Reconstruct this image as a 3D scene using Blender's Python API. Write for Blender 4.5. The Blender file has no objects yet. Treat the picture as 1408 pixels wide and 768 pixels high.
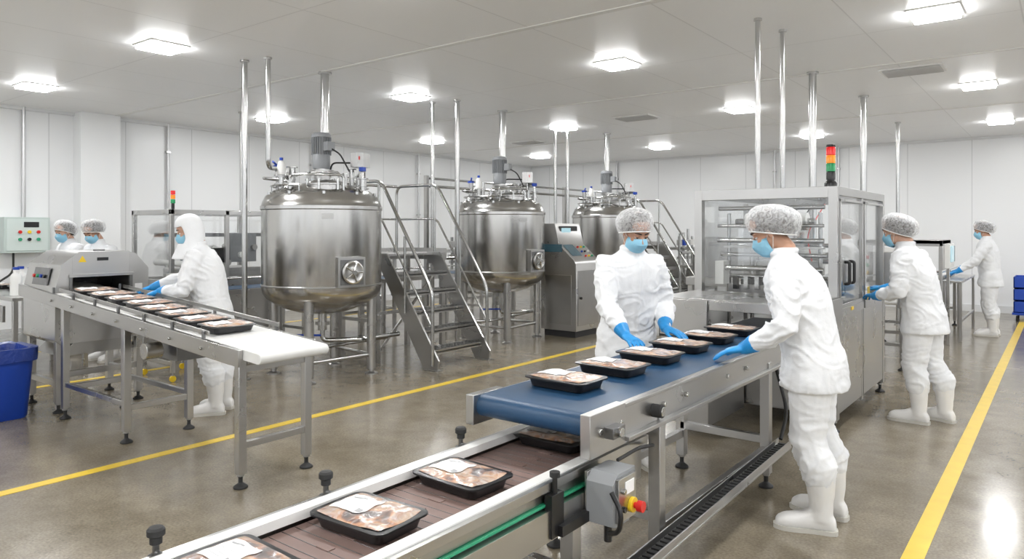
import bpy, bmesh, math, random
from mathutils import Vector, Matrix, noise
random.seed(7)
V=Vector
PI=math.pi
scene=bpy.context.scene
COL=scene.collection

# ------------------------------------------------------------------ materials
def nt(m):
    m.use_nodes=True
    return m.node_tree, m.node_tree.nodes, m.node_tree.links
def mat(name,col,rough=.5,metal=0.0,var=0.0,vscale=5.0,bump=0.0,bscale=40.0,stretch=(1,1,1),coat=0.0,emis=0.0,rvar=0.0,spec=.5,sss=0.0,detail=4.0):
    m=bpy.data.materials.new(name); t,n,l=nt(m)
    b=n['Principled BSDF']
    b.inputs['Base Color'].default_value=(*col,1); b.inputs['Roughness'].default_value=rough
    b.inputs['Metallic'].default_value=metal; b.inputs['Coat Weight'].default_value=coat
    b.inputs['Coat Roughness'].default_value=.08
    b.inputs['Specular IOR Level'].default_value=spec
    if sss: 
        b.inputs['Subsurface Weight'].default_value=sss; b.inputs['Subsurface Radius'].default_value=(.02,.008,.004)
    if emis:
        b.inputs['Emission Color'].default_value=(*col,1); b.inputs['Emission Strength'].default_value=emis
    if var or bump or rvar:
        tc=n.new('ShaderNodeTexCoord'); mp=n.new('ShaderNodeMapping'); mp.inputs['Scale'].default_value=stretch
        l.new(tc.outputs['Object'],mp.inputs['Vector'])
        if var or rvar:
            ns=n.new('ShaderNodeTexNoise'); ns.inputs['Scale'].default_value=vscale; ns.inputs['Detail'].default_value=detail
            l.new(mp.outputs['Vector'],ns.inputs['Vector'])
            if var:
                mr=n.new('ShaderNodeMapRange'); mr.inputs['From Min'].default_value=.3; mr.inputs['From Max'].default_value=.7
                l.new(ns.outputs['Fac'],mr.inputs['Value'])
                mx=n.new('ShaderNodeMix'); mx.data_type='RGBA'
                mx.inputs[6].default_value=(*[c*(1-var) for c in col],1); mx.inputs[7].default_value=(*[min(1,c*(1+var)) for c in col],1)
                l.new(mr.outputs[0],mx.inputs[0]); l.new(mx.outputs[2],b.inputs['Base Color'])
            if rvar:
                m2=n.new('ShaderNodeMapRange'); m2.inputs['From Min'].default_value=.3; m2.inputs['From Max'].default_value=.7
                m2.inputs['To Min'].default_value=max(.02,rough-rvar); m2.inputs['To Max'].default_value=rough+rvar
                l.new(ns.outputs['Fac'],m2.inputs['Value']); l.new(m2.outputs[0],b.inputs['Roughness'])
        if bump:
            nb=n.new('ShaderNodeTexNoise'); nb.inputs['Scale'].default_value=bscale; nb.inputs['Detail'].default_value=3
            l.new(mp.outputs['Vector'],nb.inputs['Vector'])
            bp=n.new('ShaderNodeBump'); bp.inputs['Strength'].default_value=bump; bp.inputs['Distance'].default_value=.01
            l.new(nb.outputs['Fac'],bp.inputs['Height']); l.new(bp.outputs[0],b.inputs['Normal'])
    return m

STEEL=mat('brushed_steel',(.50,.495,.485),.30,1,var=.05,vscale=2,rvar=.05)
STEELH=mat('brushed_steel_frame',(.44,.435,.425),.33,1,var=.06,vscale=3,rvar=.05)
TANKS=mat('tank_steel',(.54,.532,.515),.22,1,var=.06,vscale=2.2,rvar=.05,bump=.02,bscale=30,stretch=(5,5,.35))
DSTEEL=mat('dark_steel',(.22,.22,.22),.35,1,var=.10,vscale=8)
CHROME=mat('polished_pipe',(.50,.50,.49),.20,1)
GREYP=mat('grey_plastic',(.27,.28,.29),.45)
MIDG=mat('mid_grey_paint',(.62,.62,.62),.5)
DARK=mat('dark_void',(.03,.03,.033),.5)
BLACK=mat('black_plastic',(.012,.012,.013),.28)
BLKR=mat('black_rubber',(.02,.02,.02),.6)
WHITEP=mat('white_plastic',(.80,.80,.78),.35)
WBELT=mat('white_belt',(.76,.76,.74),.42,var=.04,vscale=6)
BBELT=mat('blue_belt',(.012,.055,.125),.40,var=.15,vscale=5,bump=.1,bscale=200)
BROWNB=mat('brown_belt',(.25,.17,.15),.5,var=.12,vscale=9)
BLUEP=mat('blue_plastic',(.01,.055,.38),.35)
GREEN=mat('green_strip',(.03,.33,.17),.4)
RED=mat('red_plastic',(.65,.02,.015),.3)
YEL=mat('yellow_plastic',(.85,.58,.02),.35)
SCREEN=mat('screen_glass',(.05,.12,.16),.1,coat=1)
SCRN2=mat('screen_lit',(.35,.55,.62),.2,emis=.4)
PAPER=mat('label_white',(.90,.90,.90),.5,var=.02,vscale=60)
INK=mat('label_print',(.40,.40,.41),.5)
ORANGE=mat('orange_lens',(.95,.30,.02),.25,emis=.12)
REDL=mat('red_lens',(.75,.02,.02),.25,emis=.2)
GRNL=mat('green_lens',(.02,.28,.10),.25,emis=.1)
SUIT=mat('white_workwear',(.81,.82,.835),.78,var=.02,vscale=12,bump=.25,bscale=24,spec=.2)
BOOT=mat('white_rubber_boot',(.80,.79,.77),.36,var=.03,vscale=10)
SOLE=mat('boot_sole',(.55,.53,.48),.6)
SKIN=mat('skin',(.48,.27,.18),.5,var=.06,vscale=20,sss=.08)
SKIN2=mat('skin_light',(.58,.35,.25),.5,var=.06,vscale=20,sss=.08)
HAIR=mat('dark_hair',(.030,.018,.012),.5,bump=.4,bscale=90,stretch=(1,4,1))
EYEW=mat('eye_white',(.75,.73,.70),.2)
IRIS=mat('eye_iris',(.05,.03,.02),.15)
MASK=mat('surgical_mask',(.27,.55,.72),.7,var=.04,vscale=20,bump=.15,bscale=60,stretch=(1,1,4))
GLOVE=mat('nitrile_glove',(.015,.27,.64),.38,var=.1,vscale=20,bump=.15,bscale=70)
PIPEW=mat('galvanised_conduit',(.55,.55,.55),.35,.9)
BAG=mat('bin_liner',(.015,.045,.26),.3,bump=.6,bscale=30)

def glassmat(name,tint,refl,k=.45):
    m=bpy.data.materials.new(name); t,n,l=nt(m); n.remove(n['Principled BSDF'])
    out=n['Material Output']; tr=n.new('ShaderNodeBsdfTransparent'); tr.inputs[0].default_value=(*tint,1)
    gl=n.new('ShaderNodeBsdfGlossy'); gl.inputs['Roughness'].default_value=.04; gl.inputs[0].default_value=(.9,.9,.9,1)
    fr=n.new('ShaderNodeFresnel'); fr.inputs[0].default_value=1.45
    mm=n.new('ShaderNodeMath'); mm.operation='MULTIPLY_ADD'; mm.inputs[1].default_value=k; mm.inputs[2].default_value=refl
    mx=n.new('ShaderNodeMixShader'); l.new(fr.outputs[0],mm.inputs[0]); l.new(mm.outputs[0],mx.inputs[0])
    l.new(tr.outputs[0],mx.inputs[1]); l.new(gl.outputs[0],mx.inputs[2]); l.new(mx.outputs[0],out.inputs[0])
    return m
GLASS=glassmat('guard_polycarbonate',(.98,.985,.985),.03)
GLASSW=glassmat('film_web',(.85,.86,.87),.22)

def hairnetmat():
    m=bpy.data.materials.new('hairnet_mesh'); t,n,l=nt(m); b=n['Principled BSDF']; out=n['Material Output']
    b.inputs['Base Color'].default_value=(.84,.85,.86,1); b.inputs['Roughness'].default_value=.6
    tr=n.new('ShaderNodeBsdfTransparent'); tc=n.new('ShaderNodeTexCoord')
    ns=n.new('ShaderNodeTexNoise'); ns.inputs['Scale'].default_value=30; ns.inputs['Detail'].default_value=4; ns.inputs['Distortion'].default_value=2.2
    l.new(tc.outputs['Object'],ns.inputs['Vector'])
    mr=n.new('ShaderNodeMapRange'); mr.inputs['From Min'].default_value=.38; mr.inputs['From Max'].default_value=.70
    mr.inputs['To Min'].default_value=.20; mr.inputs['To Max'].default_value=.55
    l.new(ns.outputs['Fac'],mr.inputs['Value'])
    lw=n.new('ShaderNodeLayerWeight'); lw.inputs[0].default_value=.35
    ad=n.new('ShaderNodeMath'); ad.operation='MULTIPLY_ADD'; ad.inputs[1].default_value=.45; ad.use_clamp=True
    l.new(lw.outputs['Facing'],ad.inputs[0]); l.new(mr.outputs[0],ad.inputs[2])
    mx=n.new('ShaderNodeMixShader'); l.new(ad.outputs[0],mx.inputs[0]); l.new(tr.outputs[0],mx.inputs[1]); l.new(b.outputs[0],mx.inputs[2])
    l.new(mx.outputs[0],out.inputs[0]); return m
NET=hairnetmat()

def panelmat(name,col,axis,period,off,rough,axis2=None,period2=1,lw=.006,dark=.72):
    """panelled sheet with joint lines at a real-world spacing"""
    m=bpy.data.materials.new(name); t,n,l=nt(m); b=n['Principled BSDF']
    b.inputs['Roughness'].default_value=rough
    tc=n.new('ShaderNodeTexCoord'); sp=n.new('ShaderNodeSeparateXYZ'); l.new(tc.outputs['Object'],sp.inputs[0])
    def line(ax,per,o,w):
        a=n.new('ShaderNodeMath'); a.operation='ADD'; a.inputs[1].default_value=o+1000*per; l.new(sp.outputs[ax],a.inputs[0])
        q=n.new('ShaderNodeMath'); q.operation='MODULO'; q.inputs[1].default_value=per; l.new(a.outputs[0],q.inputs[0])
        c=n.new('ShaderNodeMath'); c.operation='LESS_THAN'; c.inputs[1].default_value=w; l.new(q.outputs[0],c.inputs[0]); return c
    f=line(axis,period,off,lw*2)
    if axis2 is not None:
        g=line(axis2,period2,0,lw*2); k=n.new('ShaderNodeMath'); k.operation='MAXIMUM'; l.new(f.outputs[0],k.inputs[0]); l.new(g.outputs[0],k.inputs[1]); f=k
    ns=n.new('ShaderNodeTexNoise'); ns.inputs['Scale'].default_value=.8; l.new(tc.outputs['Object'],ns.inputs['Vector'])
    mx0=n.new('ShaderNodeMix'); mx0.data_type='RGBA'; mx0.inputs[6].default_value=(*[c*.98 for c in col],1); mx0.inputs[7].default_value=(*col,1); l.new(ns.outputs['Fac'],mx0.inputs[0])
    mx=n.new('ShaderNodeMix'); mx.data_type='RGBA'; mx.inputs[7].default_value=(*[c*dark for c in col],1)
    l.new(f.outputs[0],mx.inputs[0]); l.new(mx0.outputs[2],mx.inputs[6]); l.new(mx.outputs[2],b.inputs['Base Color'])
    return m
WALLX=panelmat('wall_panel_side',(.84,.85,.855),1,1.15,.2,.33)
WALLY=panelmat('wall_panel_back',(.84,.85,.855),0,1.15,.35,.33)
CEILM=panelmat('ceiling_panel',(.94,.945,.95),0,1.2,.3,.36,1,3.7,lw=.006,dark=.8)

def floormat():
    m=bpy.data.materials.new('polished_concrete'); t,n,l=nt(m); b=n['Principled BSDF']
    tc=n.new('ShaderNodeTexCoord')
    n1=n.new('ShaderNodeTexNoise'); n1.inputs['Scale'].default_value=.9; n1.inputs['Detail'].default_value=8; n1.inputs['Roughness'].default_value=.6; n1.inputs['Distortion'].default_value=.4
    n2=n.new('ShaderNodeTexNoise'); n2.inputs['Scale'].default_value=70; n2.inputs['Detail'].default_value=3
    n3=n.new('ShaderNodeTexNoise'); n3.inputs['Scale'].default_value=5; n3.inputs['Detail'].default_value=8; n3.inputs['Roughness'].default_value=.65
    for k in (n1,n2,n3): l.new(tc.outputs['Object'],k.inputs['Vector'])
    cr=n.new('ShaderNodeValToRGB'); e=cr.color_ramp.elements
    e[0].position=.28; e[0].color=(.170,.143,.098,1); e[1].position=.74; e[1].color=(.275,.237,.178,1)
    l.new(n1.outputs['Fac'],cr.inputs[0])
    mx=n.new('ShaderNodeMix'); mx.data_type='RGBA'; mx.blend_type='OVERLAY'; mx.inputs[0].default_value=.4
    l.new(cr.outputs[0],mx.inputs[6]); l.new(n3.outputs['Fac'],mx.inputs[7])
    mx2=n.new('ShaderNodeMix'); mx2.data_type='RGBA'; mx2.blend_type='OVERLAY'; mx2.inputs[0].default_value=.5
    l.new(mx.outputs[2],mx2.inputs[6]); l.new(n2.outputs['Fac'],mx2.inputs[7])
    l.new(mx2.outputs[2],b.inputs['Base Color'])
    mr=n.new('ShaderNodeMapRange'); mr.inputs['From Min'].default_value=.3; mr.inputs['From Max'].default_value=.7
    mr.inputs['To Min'].default_value=.13; mr.inputs['To Max'].default_value=.23
    l.new(n3.outputs['Fac'],mr.inputs['Value']); l.new(mr.outputs[0],b.inputs['Roughness'])
    bp=n.new('ShaderNodeBump'); bp.inputs['Strength'].default_value=.05; bp.inputs['Distance'].default_value=.004
    l.new(n3.outputs['Fac'],bp.inputs['Height']); l.new(bp.outputs[0],b.inputs['Normal'])
    b.inputs['Specular IOR Level'].default_value=.65
    return m
FLOORM=floormat()
YLINE=mat('yellow_floor_paint',(.80,.56,.05),.28,var=.06,vscale=8)

def foodmat():
    m=bpy.data.materials.new('filmed_meal'); t,n,l=nt(m); b=n['Principled BSDF']
    tc=n.new('ShaderNodeTexCoord'); oi=n.new('ShaderNodeObjectInfo')
    ad=n.new('ShaderNodeVectorMath'); ad.operation='ADD'; mu=n.new('ShaderNodeMath'); mu.operation='MULTIPLY'; mu.inputs[1].default_value=37
    l.new(oi.outputs['Random'],mu.inputs[0]); l.new(tc.outputs['Object'],ad.inputs[0]); l.new(mu.outputs[0],ad.inputs[1])
    ns=n.new('ShaderNodeTexNoise'); ns.inputs['Scale'].default_value=11; ns.inputs['Detail'].default_value=2.5; ns.inputs['Distortion'].default_value=.6
    l.new(ad.outputs[0],ns.inputs['Vector'])
    cr=n.new('ShaderNodeValToRGB'); cr.color_ramp.interpolation='LINEAR'; e=cr.color_ramp.elements
    e[0].position=.30; e[0].color=(.05,.022,.012,1); e[1].position=.72; e[1].color=(.62,.53,.44,1)
    for p,c in ((.40,(.18,.07,.03)),(.46,(.50,.20,.065)),(.52,(.56,.34,.19)),(.57,(.42,.28,.19)),(.62,(.36,.14,.05)),(.67,(.55,.42,.31))):
        q=e.new(p); q.color=(*c,1)
    l.new(ns.outputs['Fac'],cr.inputs[0])
    n2=n.new('ShaderNodeTexNoise'); n2.inputs['Scale'].default_value=18; n2.inputs['Detail'].default_value=4; n2.inputs['Distortion'].default_value=2
    l.new(ad.outputs[0],n2.inputs['Vector'])
    mr=n.new('ShaderNodeMapRange'); mr.inputs['From Min'].default_value=.48; mr.inputs['From Max'].default_value=.75; mr.inputs['To Min'].default_value=.15; mr.inputs['To Max'].default_value=.65
    l.new(n2.outputs['Fac'],mr.inputs['Value'])
    mx=n.new('ShaderNodeMix'); mx.data_type='RGBA'; mx.inputs[7].default_value=(.62,.63,.65,1); l.new(mr.outputs[0],mx.inputs[0]); l.new(cr.outputs[0],mx.inputs[6])
    l.new(mx.outputs[2],b.inputs['Base Color'])
    b.inputs['Roughness'].default_value=.35; b.inputs['Coat Weight'].default_value=1; b.inputs['Coat Roughness'].default_value=.05
    bp=n.new('ShaderNodeBump'); bp.inputs['Strength'].default_value=.4; bp.inputs['Distance'].default_value=.006
    l.new(n2.outputs['Fac'],bp.inputs['Height']); l.new(bp.outputs[0],b.inputs['Normal']); l.new(bp.outputs[0],b.inputs['Coat Normal'])
    return m
FOOD=foodmat()
def lampmat(nm,e):
    m=bpy.data.materials.new(nm); t,n,l=nt(m); b=n['Principled BSDF']
    b.inputs['Base Color'].default_value=(.9,.9,.9,1); b.inputs['Emission Color'].default_value=(.985,.992,1,1); b.inputs['Emission Strength'].default_value=e
    return m
LED=lampmat('led_diffuser',106)
LEDS=lampmat('led_edge_fill',42)  # edge emission added to throw extra light onto the ceiling

# ------------------------------------------------------------------ mesh builder
class MB:
    def __init__(s): s.bm=bmesh.new(); s.mats=[]
    def mi(s,m):
        if m not in s.mats: s.mats.append(m)
        return s.mats.index(m)
    def add(s,vs,fs,m):
        i=s.mi(m); bv=[s.bm.verts.new(v) for v in vs]
        for f in fs:
            try:
                q=s.bm.faces.new([bv[k] for k in f]); q.material_index=i; q.smooth=True
            except ValueError: pass
    def bx(s,x0,x1,y0,y1,z0,z1,m,M=None):
        vs=[V((x,y,z)) for x in (x0,x1) for y in (y0,y1) for z in (z0,z1)]
        if M: vs=[M@v for v in vs]
        s.add(vs,[(0,1,3,2),(4,6,7,5),(0,4,5,1),(2,3,7,6),(0,2,6,4),(1,5,7,3)],m)
    def box(s,c,d,m,M=None):
        if M is None: M=Matrix.Translation(c)
        else: M=Matrix.Translation(c)@M
        s.bx(-d[0]/2,d[0]/2,-d[1]/2,d[1]/2,-d[2]/2,d[2]/2,m,M)
    def beam(s,p0,p1,w,h,m,up=(0,0,1)):
        p0=V(p0);p1=V(p1);d=(p1-p0);L=d.length;x=d.normalized();u=V(up)
        y=u.cross(x)
        if y.length<1e-4: y=V((0,1,0)).cross(x)
        y.normalize();z=x.cross(y)
        M=Matrix((( x.x,y.x,z.x,p0.x),(x.y,y.y,z.y,p0.y),(x.z,y.z,z.z,p0.z),(0,0,0,1)))
        s.bx(0,L,-w/2,w/2,-h/2,h/2,m,M)
    def loft(s,rings,m,caps=True,closed=True):
        n=len(rings[0]); vs=[p for r in rings for p in r]; fs=[]
        for i in range(len(rings)-1):
            for j in range(n if closed else n-1):
                k=(j+1)%n; fs.append((i*n+j,i*n+k,(i+1)*n+k,(i+1)*n+j))
        if caps: fs.append(tuple(range(n))); fs.append(tuple(range((len(rings)-1)*n,len(rings)*n)))
        s.add(vs,fs,m)
    def tube(s,pts,r,m,n=10,caps=True,radii=None,rnd=False):
        pts=[V(p) for p in pts]; R=[]; t0=None; u=None
        for i,p in enumerate(pts):
            if i==0: t=(pts[1]-p)
            elif i==len(pts)-1: t=(p-pts[i-1])
            else: t=(pts[i+1]-p).normalized()+(p-pts[i-1]).normalized()
            t=t.normalized()
            if u is None:
                u=t.cross(V((0,0,1)))
                if u.length<.05: u=t.cross(V((1,0,0)))
                u.normalize()
            else:
                u=(u-t*u.dot(t)).normalized()
            w=t.cross(u); rr=radii[i] if radii else r
            R.append((p,t,u,w,rr))
        rings=[]
        if rnd:
            p,t,u,w,rr=R[0]
            for a in (.3,.7,1.1): rings.append([p-t*rr*math.cos(a)+ (u*math.cos(2*PI*j/n)+w*math.sin(2*PI*j/n))*rr*math.sin(a) for j in range(n)])
        for p,t,u,w,rr in R: rings.append([p+(u*math.cos(2*PI*j/n)+w*math.sin(2*PI*j/n))*rr for j in range(n)])
        if rnd:
            p,t,u,w,rr=R[-1]
            for a in (1.1,.7,.3): rings.append([p+t*rr*math.cos(a)+ (u*math.cos(2*PI*j/n)+w*math.sin(2*PI*j/n))*rr*math.sin(a) for j in range(n)])
        s.loft(rings,m,caps)
    def cyl(s,p0,p1,r,m,r1=None,n=18): s.tube([p0,p1],r,m,n=n,radii=[r,r if r1 is None else r1])
    def lathe(s,prof,c,m,n=48,M=None):
        rings=[]
        for r,z in prof:
            ring=[V((max(r,1e-4)*math.cos(2*PI*j/n),max(r,1e-4)*math.sin(2*PI*j/n),z)) for j in range(n)]
            if M: ring=[M@p for p in ring]
            rings.append([p+V(c) for p in ring])
        s.loft(rings,m,True)
    def ell(s,c,r,m,M=None,n=20,k=12):
        rings=[]
        for i in range(k+1):
            a=PI*(i+.02)/(k+.04); ring=[V((r[0]*math.sin(a)*math.cos(2*PI*j/n),r[1]*math.sin(a)*math.sin(2*PI*j/n),r[2]*math.cos(a))) for j in range(n)]
            if M: ring=[M@p for p in ring]
            rings.append([p+V(c) for p in ring])
        s.loft(rings,m,True)
    def prism(s,poly,plane,a,b,m):
        def P(u,v,w): return V((w,u,v)) if plane=='yz' else (V((u,w,v)) if plane=='xz' else V((u,v,w)))
        n=len(poly); vs=[P(u,v,a) for u,v in poly]+[P(u,v,b) for u,v in poly]
        fs=[tuple(range(n)),tuple(range(n,2*n))]+[(i,(i+1)%n,n+(i+1)%n,n+i) for i in range(n)]
        s.add(vs,fs,m)
    def mesh(s,name,angle=38,recalc=True):
        if recalc: bmesh.ops.recalc_face_normals(s.bm,faces=s.bm.faces[:])
        me=bpy.data.meshes.new(name); s.bm.to_mesh(me); s.bm.free()
        for m in s.mats: me.materials.append(m)
        if angle: me.set_sharp_from_angle(angle=math.radians(angle))
        return me
    def finish(s,name,bevel=0,center=True,angle=38,parent=None,recalc=True):
        me=s.mesh(name,angle,recalc); o=bpy.data.objects.new(name,me); COL.objects.link(o)
        if center and len(me.vertices):
            xs=[v.co.x for v in me.vertices]; ys=[v.co.y for v in me.vertices]; zs=[v.co.z for v in me.vertices]
            c=V(((min(xs)+max(xs))/2,(min(ys)+max(ys))/2,min(zs))); me.transform(Matrix.Translation(-c)); o.location=c
        if bevel:
            b=o.modifiers.new('bevel','BEVEL'); b.width=bevel; b.segments=2; b.limit_method='ANGLE'; b.angle_limit=math.radians(45)
        if parent: o.parent=parent
        return o

def fillet(pts,r,n=5):
    pts=[V(p) for p in pts]; out=[pts[0]]
    for i in range(1,len(pts)-1):
        a=(pts[i-1]-pts[i]); b=(pts[i+1]-pts[i]); ra=min(r,a.length*.45,b.length*.45)
        A=pts[i]+a.normalized()*ra; B=pts[i]+b.normalized()*ra
        for k in range(n+1):
            t=k/n; out.append(A*(1-t)**2+pts[i]*2*t*(1-t)+B*t*t)
    out.append(pts[-1]); return out
def dup(o,name,loc,rz=0):
    d=bpy.data.objects.new(name,o.data); COL.objects.link(d); d.location=loc; d.rotation_euler=(0,0,rz)
    for m in o.modifiers:
        if m.type=='BEVEL':
            b=d.modifiers.new('bevel','BEVEL'); b.width=m.width; b.segments=2; b.limit_method='ANGLE'; b.angle_limit=m.angle_limit
    return d

# ------------------------------------------------------------------ room
XL,XR,YB,YF,HC=-12.5,6.0,17.1,-5.0,3.5
def slab(name,x0,x1,y0,y1,z0,z1,m):
    b=MB(); b.bx(x0,x1,y0,y1,z0,z1,m); return b.finish(name,center=False)
slab('floor',XL-.2,XR+.2,YF-.2,YB+.2,-.2,0,FLOORM)
slab('ceiling',XL-.2,XR+.2,YF-.2,YB+.2,HC,HC+.2,CEILM)
slab('wall_left',XL-.2,XL,YF,YB,0,HC,WALLX)
slab('wall_back',XL-.2,XR+.2,YB,YB+.2,0,HC,WALLY)
# unseen walls behind / beside the viewer, with openings added for fill light
b=MB(); b.bx(XR,XR+.2,YF,YB,0,.8,WALLX); b.bx(XR,XR+.2,YF,YB,3.3,HC,WALLX)
for y in (YF,.2,5.7,11.2,YB-.5): b.bx(XR,XR+.2,y,y+.5,.8,3.3,WALLX)
b.finish('wall_right',center=False)
b=MB(); b.bx(XL-.2,XR+.2,YF-.2,YF,0,.8,WALLY); b.bx(XL-.2,XR+.2,YF-.2,YF,3.3,HC,WALLY)
for x in (XL,-7.6,-3.0,1.6,XR-.4): b.bx(x,x+.4,YF-.2,YF,.8,3.3,WALLY)
b.finish('wall_front',center=False)
k=1
FRM=mat('fill_opening_frame',(.75,.76,.76),.4)  # frames for the invented openings that admit fill light
for ya,yb in ((YF+.5,.2),(.7,5.7),(6.2,11.2),(11.7,YB-.5)):
    b=MB()
    for y in (ya,(ya+yb)/2-.03,yb-.06): b.bx(XR+.05,XR+.13,y,y+.06,.8,3.3,FRM)
    b.bx(XR+.05,XR+.13,ya,yb,.8,.86,FRM); b.bx(XR+.05,XR+.13,ya,yb,3.24,3.3,FRM); b.finish('fill_opening_%d'%k,center=False); k+=1
for xa,xb in ((XL+.4,-7.6),(-7.2,-3.0),(-2.6,1.6),(2.0,XR-.4)):
    b=MB()
    for x in (xa,(xa+xb)/2-.03,xb-.06): b.bx(x,x+.06,YF-.13,YF-.05,.8,3.3,FRM)
    b.bx(xa,xb,YF-.13,YF-.05,.8,.86,FRM); b.bx(xa,xb,YF-.13,YF-.05,3.24,3.3,FRM); b.finish('fill_opening_%d'%k,center=False); k+=1
slab('column',XL,XL+.28,4.75,5.35,0,HC,WALLX)
COVE=mat('cove_trim',(.72,.73,.73),.4)
for nm,a in (('left',(XL,XL+.03,YF,YB)),('right',(XR-.03,XR,YF,YB)),('back',(XL,XR,YB-.03,YB)),('front',(XL,XR,YF,YF+.03))):
    slab('baseboard_'+nm,*a,0,.14,COVE)
for nm,a in (('1',(XL,XL+.06,YF,YB)),('2',(XL,XR,YB-.06,YB))):
    slab('trim_'+nm,*a,HC-.05,HC,COVE)
k=3
for y in (-1.9,1.75,5.3,8.95,12.8):
    slab('trim_%d'%k,XL,XR,y-.035,y+.035,HC-.008,HC,WHITEP); k+=1
b=MB()
b.bx(-5.3,-5.21,-4.5,YB-1.2,0,.003,YLINE); b.finish('floor_line')
b=MB(); b.bx(-.655,-.56,-4.5,YB-.7,0,.003,YLINE); b.finish('floor_line')
b=MB(); b.bx(-8.54,-8.46,-4,4.3,0,.003,YLINE); b.finish('floor_line')
b=MB(); b.bx(-11.0,-10.92,-4,12,0,.003,YLINE); b.finish('floor_line')

# ceiling lights : surface mounted LED panels, with a glowing edge added to brighten the ceiling
b=MB(); s=.175
def sq(q,z): return [V((q*x,q*y,z)) for x,y in ((-1,-1),(1,-1),(1,1),(-1,1))]
b.loft([sq(s,-.014),sq(s,-.040)],LEDS,caps=False)
b.loft([sq(s,-.040),sq(s-.006,-.044)],LED,caps=False); b.add(sq(s-.006,-.044),[(0,1,2,3)],LED)
for a in ((-s-.022,-s,-s-.022,s+.022),(s,s+.022,-s-.022,s+.022),(-s,s,-s-.022,-s),(-s,s,s,s+.022)): b.bx(*a,-.014,0,WHITEP)
lamp=b.finish('ceiling_light',center=False); first=True
for x in (-10.5,-7.2,-3.95,-.88,2.4,5.2):
    for y in (-3.6,-.1,3.55,7.02,10.85,14.75):
        if first: lamp.location=(x,y,HC); first=False
        else: dup(lamp,'ceiling_light',(x,y,HC))
# ceiling vents
b=MB()
b.bx(-.32,.32,-.22,.22,-.02,0,WHITEP)
for i in range(9): b.box((0,-.18+i*.045,-.028),(.58,.012,.014),MIDG,Matrix.Rotation(.6,4,'X'))
vent=b.finish('ceiling_vent',center=False)
vent.location=(-5.6,10.6,HC)
dup(vent,'ceiling_vent',(-1.4,9.4,HC)); dup(vent,'ceiling_vent',(-9.0,12.2,HC))

# ------------------------------------------------------------------ food tray
def rrect(w,h,r,z,n=6):
    pts=[]
    for cx,cy,a0 in ((w/2-r,h/2-r,0),(-w/2+r,h/2-r,PI/2),(-w/2+r,-h/2+r,PI),(w/2-r,-h/2+r,3*PI/2)):
        for i in range(n+1):
            a=a0+PI/2*i/n; pts.append(V((cx+r*math.cos(a),cy+r*math.sin(a),z)))
    return pts
def make_tray():
    b=MB(); W,D=.345,.25
    b.loft([rrect(W-.07,D-.07,.02,0),rrect(W-.055,D-.055,.03,.004),rrect(W-.035,D-.035,.035,.036),rrect(W-.03,D-.03,.036,.042),
            rrect(W,D,.04,.043),rrect(W,D,.04,.049),rrect(W-.016,D-.016,.034,.050)],BLACK)
    def zf(x,y):
        u=x/((W-.034)/2); v=y/((D-.034)/2)
        e=max(0,(1-abs(u)**8)*(1-abs(v)**8))
        return .0505+e*(.008+.009*noise.noise(V((x*22,y*22,3.1))))
    nx,ny=26,20; vs=[];fs=[]
    for i in range(nx+1):
        for j in range(ny+1):
            u=-1+2*i/nx; v=-1+2*j/ny
            k=1-.08*(u*u*v*v)
            x=u*(W-.034)/2*k; y=v*(D-.034)/2*k
            vs.append(V((x,y,zf(x,y))))
    for i in range(nx):
        for j in range(ny): a=i*(ny+1)+j; fs.append((a,a+ny+1,a+ny+2,a+1))
    b.add(vs,fs,FOOD)
    def patch(x0,x1,y0,y1,h,m,n=8):
        vs=[];fs=[]
        for i in range(n+1):
            for j in range(n+1):
                x=x0+(x1-x0)*i/n; y=y0+(y1-y0)*j/n; vs.append(V((x,y,zf(x,y)+h)))
        for i in range(n):
            for j in range(n): a=i*(n+1)+j; fs.append((a,a+n+1,a+n+2,a+1))
        b.add(vs,fs,m)
    patch(-.135,.010,-.055,.070,.0026,PAPER,16)
    patch(-.122,-.055,.046,.053,.0036,INK,4)
    for r in range(4): patch(-.122,-.045-.012*(r%2),.014-r*.014,.0155-r*.014,.0036,INK,4)
    patch(-.030,-.008,-.040,-.016,.0036,INK,4)
    return b.finish('food_tray',center=False,recalc=True)
tray=make_tray(); tray_used=[False]
def put_tray(x,y,z,rz=0,ry=0):
    if not tray_used[0]: o=tray; tray_used[0]=True
    else: o=dup(tray,'food_tray',(0,0,0))
    o.location=(x,y,z); o.rotation_euler=(0,ry,rz); return o

# ------------------------------------------------------------------ helpers for stands
def foot(b,x,y,z1=.10):
    b.lathe([(.0,0),(.045,0),(.045,.012),(.02,.03),(.014,.035),(.014,z1),(0,z1)],(x,y,0),BLKR,n=16)
    b.cyl((x,y,.04),(x,y,z1+.02),.011,CHROME,n=10)
    b.cyl((x,y,.075),(x,y,.09),.026,STEELH,n=6)

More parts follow.
